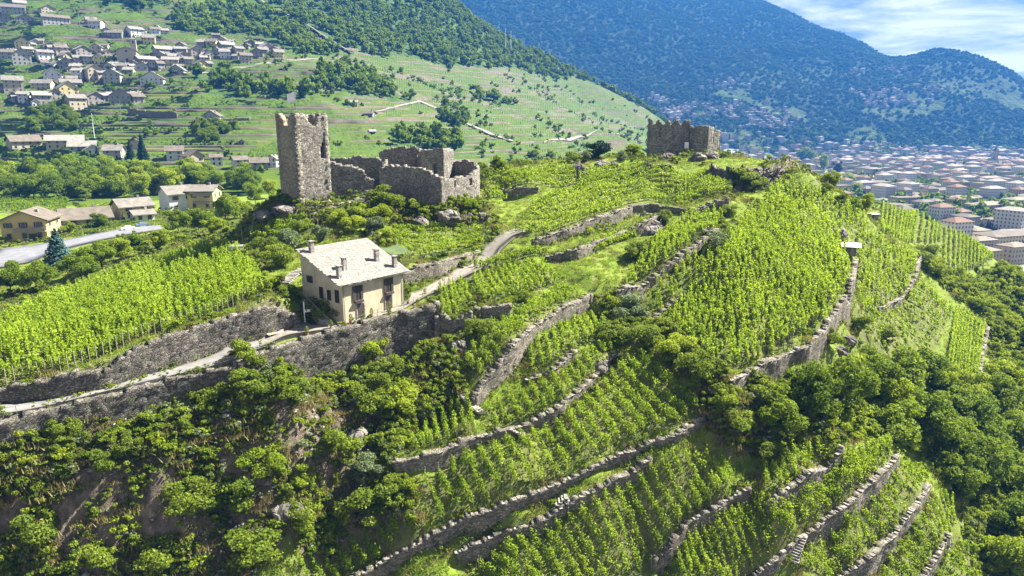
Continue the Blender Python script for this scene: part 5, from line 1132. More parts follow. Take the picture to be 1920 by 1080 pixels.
# ================================================================== TREES, SHRUBS, WOODS
def crown(n, rx, rz, zc, lobes, size, seed, flat=0.35, shell=0.55):
    """leaf cloud: overlapping lobes, leaves crowd the outside of each lobe and leave gaps"""
    r = np.random.default_rng(seed); L_ = []
    for k in range(lobes):
        d = r.normal(size=3); d /= np.linalg.norm(d); f = r.uniform(0.1, 0.95) ** 0.7
        L_.append((d * np.array([rx, rx, rz]) * f, r.uniform(0.16, 0.42)))
    w = np.array([l[1] ** 2 for l in L_]); w /= w.sum(); id_ = r.choice(lobes, n, p=w); C = np.zeros((n, 3)); nb = np.zeros((n, 3))
    d = r.normal(size=(n, 3)); d /= np.linalg.norm(d, axis=1)[:, None]; rad = shell + (1 - shell) * r.random(n) ** 0.6; rad *= 1 + (r.random(n) < 0.12) * r.uniform(0, 0.35, n)
    for k, (c, s) in enumerate(L_):
        m = id_ == k; C[m] = c + d[m] * rad[m][:, None] * s * np.array([rx, rx, rz * 0.85]); nb[m] = d[m] * 0.9
    C[:, 2] += zc; V, Q = leaf_quads(C, size * r.uniform(0.6, 1.4, n), nb, flat); return V, Q, r.random(n)
def trunk_mesh(name, h, r0, seed, limbs=5, zc=0.5):
    R = random.Random(seed); mb = MB(); p = Vector((0, 0, -0.8)); rr = r0
    for k in range(4):
        q = p + Vector((R.uniform(-.12, .12) * h * .3, R.uniform(-.12, .12) * h * .3, h * 0.25)); mb.tube(p, q, rr, rr * 0.78, 6, cap=False); p = q; rr *= 0.78
        if k >= 1:
            for _ in range(limbs // 2): 
                a = R.uniform(0, 6.28); mb.tube(p, p + Vector((math.cos(a) * h * .28, math.sin(a) * h * .28, h * R.uniform(.12, .3))), rr * 0.55, rr * 0.15, 5, cap=False)
    return mb.mesh(name, MAT['bark'], True)
TREE = {}
def deftree(key, nvar, n, rx, rz, zc, lobes, size, mt, th, tr, flat=0.35):
    TREE[key] = []
    for v in range(nvar):
        V, Q, rr = crown(n, rx, rz, zc, lobes, size, hash_(key, v), flat); TREE[key].append((mesh_np('crown', V, Q, mats=[MAT[mt]], fattr={'rnd': rr}), trunk_mesh('trunk', th, tr, v)))
def hash_(k, v): return sum(ord(c) for c in k) * 17 + v
deftree('broad', 5, 9000, 3.9, 3.5, 5.0, 32, 0.34, 'tree', 5.5, 0.22)          # about 9 m tall, 8 m wide
deftree('bright', 4, 8500, 3.7, 3.3, 4.6, 32, 0.34, 'tree_yellow', 5.0, 0.2)
deftree('bush', 5, 4600, 1.4, 1.1, 0.9, 18, 0.13, 'bush', 1.0, 0.07)          # about 2 m
deftree('brightbush', 3, 4600, 1.35, 1.15, 0.95, 18, 0.13, 'tree_yellow', 1.0, 0.07)
deftree('olivebush', 2, 4000, 1.3, 1.1, 1.0, 16, 0.13, 'olive_bush', 1.0, 0.07)
deftree('darkround', 1, 5200, 4.0, 2.6, 3.2, 22, 0.38, 'needle', 3.0, 0.3)
deftree('purple', 1, 3000, 2.6, 3.2, 4.6, 12, 0.4, 'purple', 4.5, 0.2)
def conifer(mt, seed, n=4200):
    r = np.random.default_rng(seed); z = 10 * (1 - r.random(n) ** 0.55); ring = np.floor(z / 0.55) * 0.55; rad = (10.2 - z) * 0.27 * np.sqrt(r.random(n)) * (0.65 + 0.5 * noise2(ring * 3, np.zeros(n), seed)); a = r.uniform(0, 6.283, n)
    C = np.stack([np.cos(a) * rad, np.sin(a) * rad, 0.6 + z - rad * 0.25], -1); nb = np.stack([np.cos(a), np.sin(a), np.full(n, 0.6)], -1); V, Q = leaf_quads(C, 0.32 * r.uniform(.6, 1.4, n), nb, 0.3, 1.3); return mesh_np('crown', V, Q, mats=[MAT[mt]], fattr={'rnd': r.random(n)})
cm = MB().tube((0, 0, -0.8), (0, 0, 9), 0.22, 0.03, 6).mesh('trunk', MAT['bark'])
TREE['conifer'] = [(conifer('needle', 3), cm), (conifer('needle', 4), cm)]; TREE['bluespruce'] = [(conifer('blue_needle', 5), cm)]
HGT = {'broad': 9.0, 'bright': 8.4, 'bush': 2.1, 'brightbush': 2.2, 'olivebush': 2.2, 'darkround': 6.0, 'purple': 8.2, 'conifer': 10.8, 'bluespruce': 10.8}
NM = {'broad': 'broadleaf_tree', 'bright': 'broadleaf_tree', 'bush': 'shrub', 'brightbush': 'shrub', 'olivebush': 'shrub', 'darkround': 'evergreen_tree', 'purple': 'broadleaf_tree', 'conifer': 'conifer_tree', 'bluespruce': 'conifer_tree'}
RT = random.Random(3)
def tree(kind, p, h, label, group=None, wide=1.0, sink=0.0):
    cm_, tm_ = TREE[kind][RT.randrange(len(TREE[kind]))]; s = h / HGT[kind]; o = empty(NM[kind], (p[0], p[1], p[2] - sink), RT.uniform(0, 6.28)); o.scale = (s * wide * RT.uniform(0.85, 1.2), s * wide * RT.uniform(0.85, 1.2), s)
    obj('crown', cm_, o); obj('trunk', tm_, o); tag(o, label, 'tree' if h > 3.2 else 'shrub', group); return o
def tree_px(kind, px, py, hpx, label, group=None, wide=1.0, rmin=36):
    p = hit(px, py, rmin); k = (p[1] * CP - p[2] * SP) / FPX; return tree(kind, p, hpx * k, label, group, wide)
def fill(poly, spacing, kinds, hrange, label, group, rmin=36, maxn=400, wide=1.0, seed=1, reject=None):
    """trees at jittered spacing over a surveyed polygon"""
    P = wp(poly, rmin); R = random.Random(seed); pts = []; x0, y0 = P[:, :2].min(0); x1, y1 = P[:, :2].max(0); y = y0
    while y < y1:
        x = x0
        while x < x1:
            q = (x + R.uniform(-.42, .42) * spacing, y + R.uniform(-.42, .42) * spacing)
            if inpoly(np.array([q[0]]), np.array([q[1]]), P)[0] and not (reject and reject(*q)): pts.append(q)
            x += spacing
        y += spacing
    pts = pts[:maxn]; zs = [float(ground(q[0], q[1])) for q in pts]; od = sorted(range(len(pts)), key=lambda i: proj((pts[i][0], pts[i][1], zs[i]))[0])
    for n_, i in enumerate(od):
        q = pts[i]; kd = R.choice(kinds); look = {'bright': 'bright yellow-green tree', 'broad': 'dark green tree', 'bush': 'low leafy shrub'}[kd]
        hh_ = R.uniform(*hrange); tree(kd, (q[0], q[1], zs[i] - (0.16 * hh_ if kd != 'bush' else 0)), hh_, f'{look}, {ordinal(n_ + 1)} from the left {label}', group, wide)
    return len(pts)
def in_vines(x, y):
    r = math.hypot(x, y); i = min(np.searchsorted(RS, r), len(RS) - 1); j = int(np.clip((math.atan2(x, y) - TH0) / (TH1 - TH0) * (NTH - 1), 0, NTH - 1)); return vyd[i, j] > 0.5
n1 = fill([(1440,800),(1500,740),(1560,725),(1640,700),(1700,705),(1760,700),(1840,750),(1930,650),(1960,900),(1960,1120),(1830,1120),(1810,1010),(1790,930),(1740,870),(1690,838),(1590,826),(1500,825)], 6.0, ['broad','broad','bright'], (7.5, 11.5), 'in the lower right wood', 'trees of the wood at lower right', wide=1.05, reject=in_vines)
n2 = fill([(1732,505),(1790,520),(1870,500),(1960,505),(1990,600),(1990,740),(1900,760),(1862,700),(1858,640),(1850,600),(1790,560)], 7.4, ['broad','bright','bright'], (4.0, 7.0), 'on the right edge slope', 'trees on the right slope', seed=2, reject=in_vines)
n3 = fill([(-40,375),(120,372),(300,368),(470,362),(475,340),(300,330),(120,330),(-40,332)], 10.6, ['broad','broad','bright'], (11.0, 15.0), 'in the wood behind the road houses', 'trees of the wood in the saddle', rmin=200, seed=3)
n4 = fill([(60,250),(155,252),(165,225),(110,205),(65,212)], 11.5, ['broad'], (9.0, 13.0), 'in the grove below the village', 'trees of the village grove', rmin=330, seed=4)
n5 = fill([(365,268),(450,272),(440,240),(372,232)], 11.0, ['broad'], (8.0, 11.0), 'in the grove above the small white houses', 'trees of the hillside grove', rmin=330, seed=5)
# ------------------------------------------------------------------ uncountable growth: points carrying leaf clumps
def scatter(name, P, rz, sc, idx, protos, label, cat, group=None):
    col = bpy.data.collections.new(name + '_shapes')
    for k, me in enumerate(protos):
        o = bpy.data.objects.new(f'{name}_{k:02d}', me); col.objects.link(o)
    me = bpy.data.meshes.new(name); me.vertices.add(len(P)); me.vertices.foreach_set('co', np.asarray(P, np.float32).ravel())
    me.attributes.new('turn', 'FLOAT_VECTOR', 'POINT').data.foreach_set('vector', np.column_stack([np.zeros(len(P)), np.zeros(len(P)), rz]).astype(np.float32).ravel())
    me.attributes.new('size', 'FLOAT_VECTOR', 'POINT').data.foreach_set('vector', np.asarray(sc, np.float32).ravel())
    me.attributes.new('which', 'INT', 'POINT').data.foreach_set('value', np.asarray(idx, np.int32)); me.update()
    ng = bpy.data.node_groups.new(name, 'GeometryNodeTree'); ng.interface.new_socket('Geometry', in_out='INPUT', socket_type='NodeSocketGeometry'); ng.interface.new_socket('Geometry', in_out='OUTPUT', socket_type='NodeSocketGeometry')
    N, L = ng.nodes.new, ng.links.new; gi, go = N('NodeGroupInput'), N('NodeGroupOutput'); ip = N('GeometryNodeInstanceOnPoints'); ci = N('GeometryNodeCollectionInfo')
    ci.inputs['Collection'].default_value = col; ci.inputs['Separate Children'].default_value = True; ci.inputs['Reset Children'].default_value = True
    def na(nm, ty):
        a = N('GeometryNodeInputNamedAttribute'); a.data_type = ty; a.inputs['Name'].default_value = nm; return a.outputs['Attribute']
    ip.inputs['Pick Instance'].default_value = True
    L(gi.outputs[0], ip.inputs['Points']); L(ci.outputs[0], ip.inputs['Instance']); L(na('which', 'INT'), ip.inputs['Instance Index']); L(na('turn', 'FLOAT_VECTOR'), ip.inputs['Rotation']); L(na('size', 'FLOAT_VECTOR'), ip.inputs['Scale']); L(ip.outputs[0], go.inputs[0])
    o = obj(name, me); md = o.modifiers.new('growth', 'NODES'); md.node_group = ng; tag(o, label, cat, group, 'stuff'); return o
CELLA = (r_all * (TH[1] - TH[0])) * np.gradient(RS)[:, None]
def sample(mask, n, seed):
    """n random spots, evenly per square metre of the mask; returns x, y, z"""
    r = np.random.default_rng(seed); w = (CELLA * mask)[:-1, :-1].ravel(); w = np.maximum(w, 0); k = r.choice(len(w), n, p=w / w.sum()); i, j = k // (NTH - 1), k % (NTH - 1)
    rr = RS[i] + (RS[i + 1] - RS[i]) * r.random(n); th = TH[j] + (TH[1] - TH[0]) * r.random(n); x, y = rr * np.sin(th), rr * np.cos(th); return x, y, ground(x, y)
def clump(n, rad, hgt, size, mt, seed, flat=0.3):
    V, Q, rr = crown(n, rad, hgt * 0.6, hgt * 0.45, 5, size, seed, flat, 0.35); return mesh_np('clump', V, Q, mats=[MAT[mt]], fattr={'rnd': rr})
def tuft(n, h, w, mt, seed):
    r = np.random.default_rng(seed); b = r.normal(size=(n, 2)) * w; a = r.uniform(0, 6.28, n); l = h * r.uniform(0.5, 1.2, n); lean = r.normal(size=(n, 2)) * 0.4; bw = 0.035
    dx, dy = np.cos(a) * bw, np.sin(a) * bw; base = np.column_stack([b, np.full(n, -0.05)])
    V = np.stack([base - np.column_stack([dx, dy, dx * 0]), base + np.column_stack([dx, dy, dx * 0]), base + np.column_stack([lean * l[:, None], l])], 1).reshape(-1, 3)
    return mesh_np('tuft', V, None, np.arange(3 * n).reshape(-1, 3), mats=[MAT[mt]], fattr={'rnd': r.random(n)})
near = (r_all < 290) & (r_all > 55); inframe = (np.abs(GX / np.maximum(GY, 1)) < 0.86)
wallm = np.clip(1 - np.abs(SL - 0) / 2.2, 0, 1)
pathm = np.zeros_like(GZ)
for l in ([(-90,776),(0,760),(93,750),(233,716),(437,655),(560,603),(640,600),(757,570),(830,520),(880,496),(912,464),(950,434),(992,430),(992,438),(962,446),(932,474),(899,510),(852,535),(824,552),(760,582),(655,613),(580,632),(487,657),(300,720),(90,773),(0,784),(-90,800)],):
    pathm = np.maximum(pathm, inpoly(GX, GY, wp(l)).astype(float))
for l in ([(-60,496),(0,466),(60,458),(92,454),(150,443),(200,433),(250,425),(302,421),(308,434),(250,443),(200,453),(150,465),(94,481),(60,496),(0,509),(-60,536)],): pathm = np.maximum(pathm, inpoly(GX, GY, wp(l, 90)).astype(float))
hm = np.zeros_like(GZ)
_hc = [np.array(house.location)[:2] + hu * a + hv * b for a, b in ((-1, -1), (HW + 1, -1), (HW + 1, HD + HR), (-1, HD + HR))]; hm = inpoly(GX, GY, _hc).astype(float)
_kc = [p2(1212,292,206), p2(1352,282,206), p2(1350,280,226), p2(1212,284,224)]; hm = np.maximum(hm, inpoly(GX, GY, _kc))
free = near * inframe * (1 - pathm) * (1 - hm) * (SL < 2.2)
# grass: tufts between the vines and on the banks
gm = free * (0.25 + 0.75 * (1 - vyd)) * (1 - 0.75 * scrub) * (0.3 + fbm(GX / 4, GY / 4, 61, 3)) / np.maximum(r_all / 80, 1) ** 1.2
x, y, z = sample(gm, 60000, 71); n = len(x); s = rng.uniform(0.6, 1.5, n)
scatter('grass', np.column_stack([x, y, z]), rng.uniform(0, 6.28, n), np.column_stack([s * 1.3, s * 1.3, s]), rng.integers(0, 3, n), [tuft(26, 0.42, 0.2, 'grass_blade', 1), tuft(22, 0.34, 0.24, 'grass_blade', 2), tuft(20, 0.38, 0.2, 'dry', 3)], 'green and dry grass tufts growing over the terraces', 'grass')
# undergrowth: brambles and weeds on the scrubby banks
castle_bank = softmask(SCRUB[2], 2.0)
um = free * (scrub * (1 - 0.72 * castle_bank) * np.clip((fbm(GX / 7, GY / 7, 62, 4) - 0.36) / 0.15, 0.10, 1) + 0.035 * (1 - vyd) * (1 - scrub) * np.clip((fbm(GX / 9, GY / 9, 63, 3) - 0.5) / 0.1, 0, 1))
x, y, z = sample(um, 36000, 72); n = len(x); s = rng.gamma(3, 0.30, n).clip(0.3, 2.0)
UP = [clump(340, 0.7, 0.9, 0.14, 'bush', 1), clump(340, 0.75, 0.8, 0.14, 'tree', 2), clump(300, 0.7, 0.8, 0.13, 'olive_bush', 3), clump(320, 0.7, 0.9, 0.14, 'tree_yellow', 4), tuft(170, 0.42, 0.4, 'dry', 5)]
scatter('undergrowth', np.column_stack([x, y, z]), rng.uniform(0, 6.28, n), np.column_stack([s, s, s * rng.uniform(0.7, 1.2, n)]), rng.choice(5, n, p=[.30, .16, .16, .16, .22]), UP, 'tangled brambles and low scrub on the rocky banks', 'undergrowth')
_wp = np.concatenate([resample(np.column_stack([b, h]), 0.5)[0] for _n, (b, h) in WPOLY.items()]); _k = rng.integers(0, len(_wp), 6500); _wq = _wp[_k]; wx = _wq[:, 0] + rng.normal(size=6500) * 0.5; wy = _wq[:, 1] + rng.normal(size=6500) * 0.5 + 0.5
_keep = fbm(wx / 5, wy / 5, 66, 3) > 0.46; wx, wy = wx[_keep], wy[_keep]; n = len(wx); s = rng.uniform(0.25, 0.8, n)
scatter('wall_weeds', np.column_stack([wx, wy, ground(wx, wy) + 0.05]), rng.uniform(0, 6.28, n), np.column_stack([s, s, s]), rng.choice(5, n, p=[.3, .1, .15, .25, .2]), UP, 'weeds and grass creeping over the terrace walls', 'weeds')
# ivy and weeds hanging on the shaded cliff
_wpl = wp([(1440,800),(1500,740),(1560,725),(1640,700),(1700,705),(1760,700),(1840,750),(1930,650),(1960,900),(1960,1120),(1830,1120),(1810,1010),(1790,930),(1740,870),(1690,838),(1590,826),(1500,825)])
_wpr = wp([(1732,505),(1790,520),(1870,500),(1960,505),(1990,600),(1990,740),(1900,760),(1862,700),(1858,640),(1850,600),(1790,560)])
x, y, z = sample(np.maximum(inpoly(GX, GY, _wpl), inpoly(GX, GY, _wpr)) * (1 - vyd) * (r_all < 330), 2600, 79); n = len(x); s = rng.uniform(1.0, 3.2, n)
scatter('wood_understory', np.column_stack([x, y, z]), rng.uniform(0, 6.28, n), np.column_stack([s, s, s]), rng.choice(5, n, p=[.35, .25, .05, .35, .0]), UP, 'shrubby understory filling the lower right wood', 'undergrowth')
# loose stones on the banks
def stone_mesh(seed):
    r = np.random.default_rng(seed); V = np.array([(0, 0, 1), (1, 0, 0), (0, 1, 0), (-1, 0, 0), (0, -1, 0), (0, 0, -0.6), (.7, .7, .5), (-.7, .7, .5), (-.7, -.7, .5), (.7, -.7, .5)], float); V *= r.uniform(0.6, 1.25, (10, 1)); V[:, 2] *= 0.6
    T = [(0, 6, 7), (0, 7, 8), (0, 8, 9), (0, 9, 6), (6, 1, 2), (6, 2, 7), (7, 2, 3), (7, 3, 8), (8, 3, 4), (8, 4, 9), (9, 4, 1), (9, 1, 6), (1, 5, 2), (2, 5, 3), (3, 5, 4), (4, 5, 1)]; return mesh_np('stone', V, None, T, mats=[MAT['cap' if seed % 2 else 'rock']])
x, y, z = sample(free * scrub * (SL < 2.0), 7000, 80); n = len(x); s = rng.gamma(2, 0.11, n).clip(0.08, 0.8)
scatter('rubble', np.column_stack([x, y, z]), rng.uniform(0, 6.28, n), np.column_stack([s, s * 0.8, s]), rng.integers(0, 4, n), [stone_mesh(k) for k in range(4)], 'loose stones lying on the scrubby banks', 'stones')
# far woods
FP = []
for k in range(3):
    V, Q, rr = crown(260, 4.2, 4.0, 4.6, 9, 1.7, 300 + k, 0.5, 0.6); FP.append(mesh_np('far_crown', V, Q, mats=[MAT['far_tree']], fattr={'rnd': rr}))
wm = wood * (r_all > 330) * (r_all < 2100) * (GY > 0)
x, y, z = sample(wm, 8200, 73); n = len(x); s = rng.uniform(0.7, 1.45, n)
scatter('hillside_wood', np.column_stack([x, y, z]), rng.uniform(0, 6.28, n), np.column_stack([s, s, s * rng.uniform(0.9, 1.3, n)]), rng.integers(0, 3, n), FP, 'dense mixed wood covering the upper hillside', 'wood')
MP = []
for k in range(3):
    V, Q, rr = crown(150, 7.5, 5.0, 4, 8, 4.2, 320 + k, 0.6, 0.6); MP.append(mesh_np('mountain_crown', V, Q, mats=[MAT['mtn_tree']], fattr={'rnd': rr}))
mm = wood * (r_all >= 2100) * (r_all < 4600) * (np.abs(GX / np.maximum(GY, 1)) < 0.95) * (GX > -300)
x, y, z = sample(mm, 34000, 74); n = len(x); s = rng.uniform(0.55, 1.25, n)
scatter('mountain_wood', np.column_stack([x, y, z]), rng.uniform(0, 6.28, n), np.column_stack([s, s, s]), rng.integers(0, 3, n), MP, 'dark wood mantling the far mountain slopes', 'wood')
# hedgerow trees dotted over the hillside vineyards
dm = (r_all > 380) * (r_all < 1300) * (GZ > -30) * (1 - wood) * np.clip((fbm(GX / 45, GY / 45, 64, 3) - 0.55) / 0.05, 0.015, 1)
x, y, z = sample(dm, 900, 75); n = len(x); s = rng.uniform(0.3, 0.75, n)
scatter('hillside_shrubbery', np.column_stack([x, y, z]), rng.uniform(0, 6.28, n), np.column_stack([s, s, s]), rng.integers(0, 3, n), FP, 'shrubs and small trees dotted over the hillside vineyards', 'shrubs')
# ---- terrace walls and vine hedges along the contours of the far hillside
def contours():
    jj = np.arange(0, NTH - 1); WV, WQ, HV, HQ = [], [], [], []; r = np.random.default_rng(5); thf = np.linspace(TH[0], TH[-1], NTH * 2 - 1)
    i0, i1 = np.searchsorted(RS, 400), np.searchsorted(RS, 1330); prof = GZ[i0:i1]; rr = RS[i0:i1]
    for lev in np.arange(-26, 150, 2.1):
        last = None
        for j in range(NTH):
            z = prof[:, j]; k = np.nonzero((z[:-1] < lev) & (z[1:] >= lev))[0]
            cur = None
            if len(k):
                k = k[0]; q = rr[k] + (rr[k + 1] - rr[k]) * (lev - z[k]) / (z[k + 1] - z[k]); cur = (q * math.sin(TH[j]), q * math.cos(TH[j]), q, k + i0, j)
            if last is not None and cur is not None and abs(last[2] - cur[2]) < 18 and wood[cur[3], cur[4]] < 0.5 and GX[cur[3], cur[4]] < 330:
                f = fbm(np.array([cur[0] / 60]), np.array([cur[1] / 60 + lev]), 88, 3)[0]
                if f > 0.54:                                   # stone wall
                    b = len(WV); h = 0.7 + 6.0 * (f - 0.56); WV += [(last[0], last[1], lev - 0.8), (cur[0], cur[1], lev - 0.8), (cur[0], cur[1] + 0.3, lev + h), (last[0], last[1] + 0.3, lev + h), (cur[0], cur[1] + 0.9, lev + h), (last[0], last[1] + 0.9, lev + h)]; WQ += [(b, b + 1, b + 2, b + 3), (b + 3, b + 2, b + 4, b + 5)]
                elif f < 0.53:                                   # vine hedge, two rows
                    for off, hh in ((0.0, 1.7), (-3.0, 1.5)):
                        b = len(HV); u = (cur[0] - last[0], cur[1] - last[1]); h0, h1 = hh * r.uniform(.6, 1.3), hh * r.uniform(.6, 1.3); zz = lev + off * 0.3
                        HV += [(last[0], last[1] + off, zz - .5), (cur[0], cur[1] + off, zz - .5), (cur[0], cur[1] + off + .3, zz + h1), (last[0], last[1] + off + .3, zz + h0), (cur[0], cur[1] + off + 1.0, zz - .5), (last[0], last[1] + off + 1.0, zz - .5)]; HQ += [(b, b + 1, b + 2, b + 3), (b + 3, b + 2, b + 4, b + 5)]
            last = cur
    return WV, WQ, HV, HQ
WV, WQ, HV, HQ = contours()
MAT['far_wall'] = M_plain('far_terrace_stone', (0.12, 0.10, 0.075), 0.95, 0.35, 0.2)
MAT['far_vine'] = M_plain('far_vine_hedge', (0.055, 0.095, 0.006), 0.9, 0.35, 0.15)
tag(obj('terrace_walls', mesh_np('terrace_walls', WV, WQ, mats=[MAT['far_wall']])), 'thin brown terrace walls striping the far hillside', 'walls', None, 'stuff')
tag(obj('hillside_vines', mesh_np('hillside_vines', HV, HQ, mats=[MAT['far_vine']])), 'rows of vines along the terraces of the far hillside', 'vines', None, 'stuff')
# ================================================================== SINGLE TREES AND SHRUBS, in the order of the picture
SHR = [ # kind, px, py of the foot, height in px, label, width factor
 ('darkround',1122,297,36,'dark round evergreen tree on the ridge left of the crenellated castle',1.1),
 ('olivebush',1098,304,22,'olive green shrub left of the dark round evergreen',1.2),('bush',1075,306,24,'loose shrub beside rocks left of the ridge evergreen',1.0),('olivebush',1166,302,20,'pale shrub right of the dark round evergreen',1.0),
 ('bush',936,318,26,'shrub at the corner where castle ruin meets the upper field',1.0),('bush',905,322,20,'small shrub behind the rounded castle wall',1.0),('brightbush',876,395,32,'bright round shrub against the right castle wall',1.0),
 ('bush',728,388,44,'large dark shrub in front of the castle front wall',1.25),('bush',783,398,28,'dark shrub under the castle front wall',1.2),('brightbush',655,372,16,'low bright shrub beside the agave below the tower',1.8),
 ('brightbush',712,418,38,'tall bright yellow-green shrub below the castle ramp',0.95),('brightbush',672,408,34,'bright shrub by the castle ramp',0.9),('brightbush',634,424,34,'bright shrub at the foot of the castle ramp',0.9),('brightbush',664,432,36,'bright rounded shrub behind the house roof',1.1),('olivebush',700,440,36,'grey-green shrub just behind the house roof',1.2),('brightbush',735,452,34,'broad bright hedge shrub right behind the roof',1.4),
 ('olivebush',602,452,32,'bushy tree above the upper left roof corner',1.1),('bush',560,432,26,'small round tree on the slope under the tower',1.0),('olivebush',545,470,42,'brownish bushy tree left of the house roof',1.2),('bush',525,500,44,'shrub beside the stair left of the house',1.1),('bush',500,478,36,'shrub at the upper corner of the left vineyard',1.1),('brightbush',510,548,44,'bright fig shrub at the right tip of the left vineyard',1.0),('bush',535,560,30,'dark shrub above the yard wall',1.3),
 ('bush',598,604,46,'palm-like shrub in front of the house gable',1.25),('bush',463,692,58,'leafy tree leaning over the pale footpath',0.9),
 ('brightbush',700,668,48,'bright climbing shrub high on the house terrace wall',0.9),('bush',722,710,54,'bright green shrub halfway down the house terrace wall',1.1),('brightbush',740,765,60,'large bright shrub at the foot of the house terrace wall',1.2),('bush',695,775,60,'dark leafy shrub left at the foot of the terrace wall',1.1),('bush',712,745,50,'leafy shrub in the middle of the hanging thicket',1.1),
 ('bush',122,830,56,'shrub below the footpath near the left edge',0.8),('bush',205,880,56,'leafy shrub on the shaded bank left of centre',0.8),('bush',250,850,40,'pale flowering shrub on the shaded bank',1.0),('bush',400,760,50,'dark shrub under the footpath wall',1.2),('bush',470,740,50,'dark shrub under the footpath, next to the leaning tree',1.2),('bush',545,750,54,'large dark shrub below the terrace wall',1.3),
 ('bush',440,950,80,'large bright topped shrub in the sunlit bank',1.1),('brightbush',500,890,56,'sunlit shrub under the fallen wooden rail',1.2),('bush',355,960,60,'ivy covered shrub in the middle of the shaded bank',1.1),('bush',70,1010,70,'leafy shrub at the lower left edge',1.2),('bush',170,1060,60,'bright shrub at the bottom left',1.1),('bush',300,1060,56,'shrub at the bottom left of the bank',1.2),('bush',480,1050,70,'dark leafy shrub at the bottom of the bank',1.2),('bush',560,990,60,'dark shrub beside the sunlit ridge of the bank',1.2),('bush',620,1000,56,'olive shrub under the dry bank',1.1),
 ('olivebush',690,900,56,'brown bramble thicket left of the large vine terrace',1.3),('bush',700,960,60,'bright bramble at the left end of the large vine terrace',1.2),('bush',640,860,60,'shrub in the gap below the terrace wall thicket',1.2),('bush',745,930,46,'green bramble touching the large vine terrace',1.1),
 ('bush',895,628,44,'dark shrub between the two corner terrace walls',1.0),('bush',977,566,28,'dark round shrub among the vines beside the mown grass',1.2),('olivebush',1180,600,48,'grey-green bramble below the mown grass',1.5),('bush',1150,640,40,'leafy bramble in the central gully',1.4),('bush',1210,655,50,'green bramble deep in the central gully',1.2),('brightbush',1265,670,56,'bright tall shrub at the left foot of the big vineyard',1.0),('bush',1310,712,54,'broad shrub at the bottom of the big vineyard',1.2),('bush',1235,625,36,'shrub at the head of the gully',1.2),
 ('bush',1190,485,34,'dark green shrub in front of the track rock',1.2),('bush',1245,422,30,'round shrub on the bend of the track wall',1.0),('bush',1366,405,28,'dark tree at the top of the footpath',1.0),('olivebush',1345,470,36,'pale olive shrub beside the footpath',1.1),('bush',1395,348,36,'leafy shrub hanging over the lawn scarp',1.3),('bush',1412,352,28,'second shrub hanging over the lawn scarp',1.3),('bush',1380,335,20,'small shrub at the top of the lawn scarp',1.2),('bush',1418,290,16,'small shrub against the garden wall',1.0),('brightbush',1397,284,14,'ivy tuft on the garden wall',1.0),
 ('bush',1222,290,38,'dark ivy shrub on the left corner of the crenellated castle',0.6),
 ('bush',1552,645,36,'shrub below the corner of the big vineyard wall',1.1),('bush',1500,730,40,'bramble below the big vineyard wall',1.4),('bush',1420,750,40,'leafy bramble under the middle of the big vineyard wall',1.5),('bush',1380,800,46,'bramble beside the wooded slope',1.4),('bush',1440,860,40,'shrub above the pale-cornered wall',1.2),('brightbush',1350,760,40,'bright bramble at the end of the longest wall',1.3),('bush',1610,625,36,'shrub between the two right vineyards',1.2),('bush',1660,640,30,'shrub in the lower right vineyard',1.2),
 ('bush',1730,495,30,'shrub at the corner below the striped vineyard',1.1),('bush',1745,480,24,'small shrub above the corner below the striped vineyard',1.1),
]
for k, px, py, h, lab, w in SHR: tree_px(k, px, py, h, lab, 'single shrubs and trees on the castle hill', w)
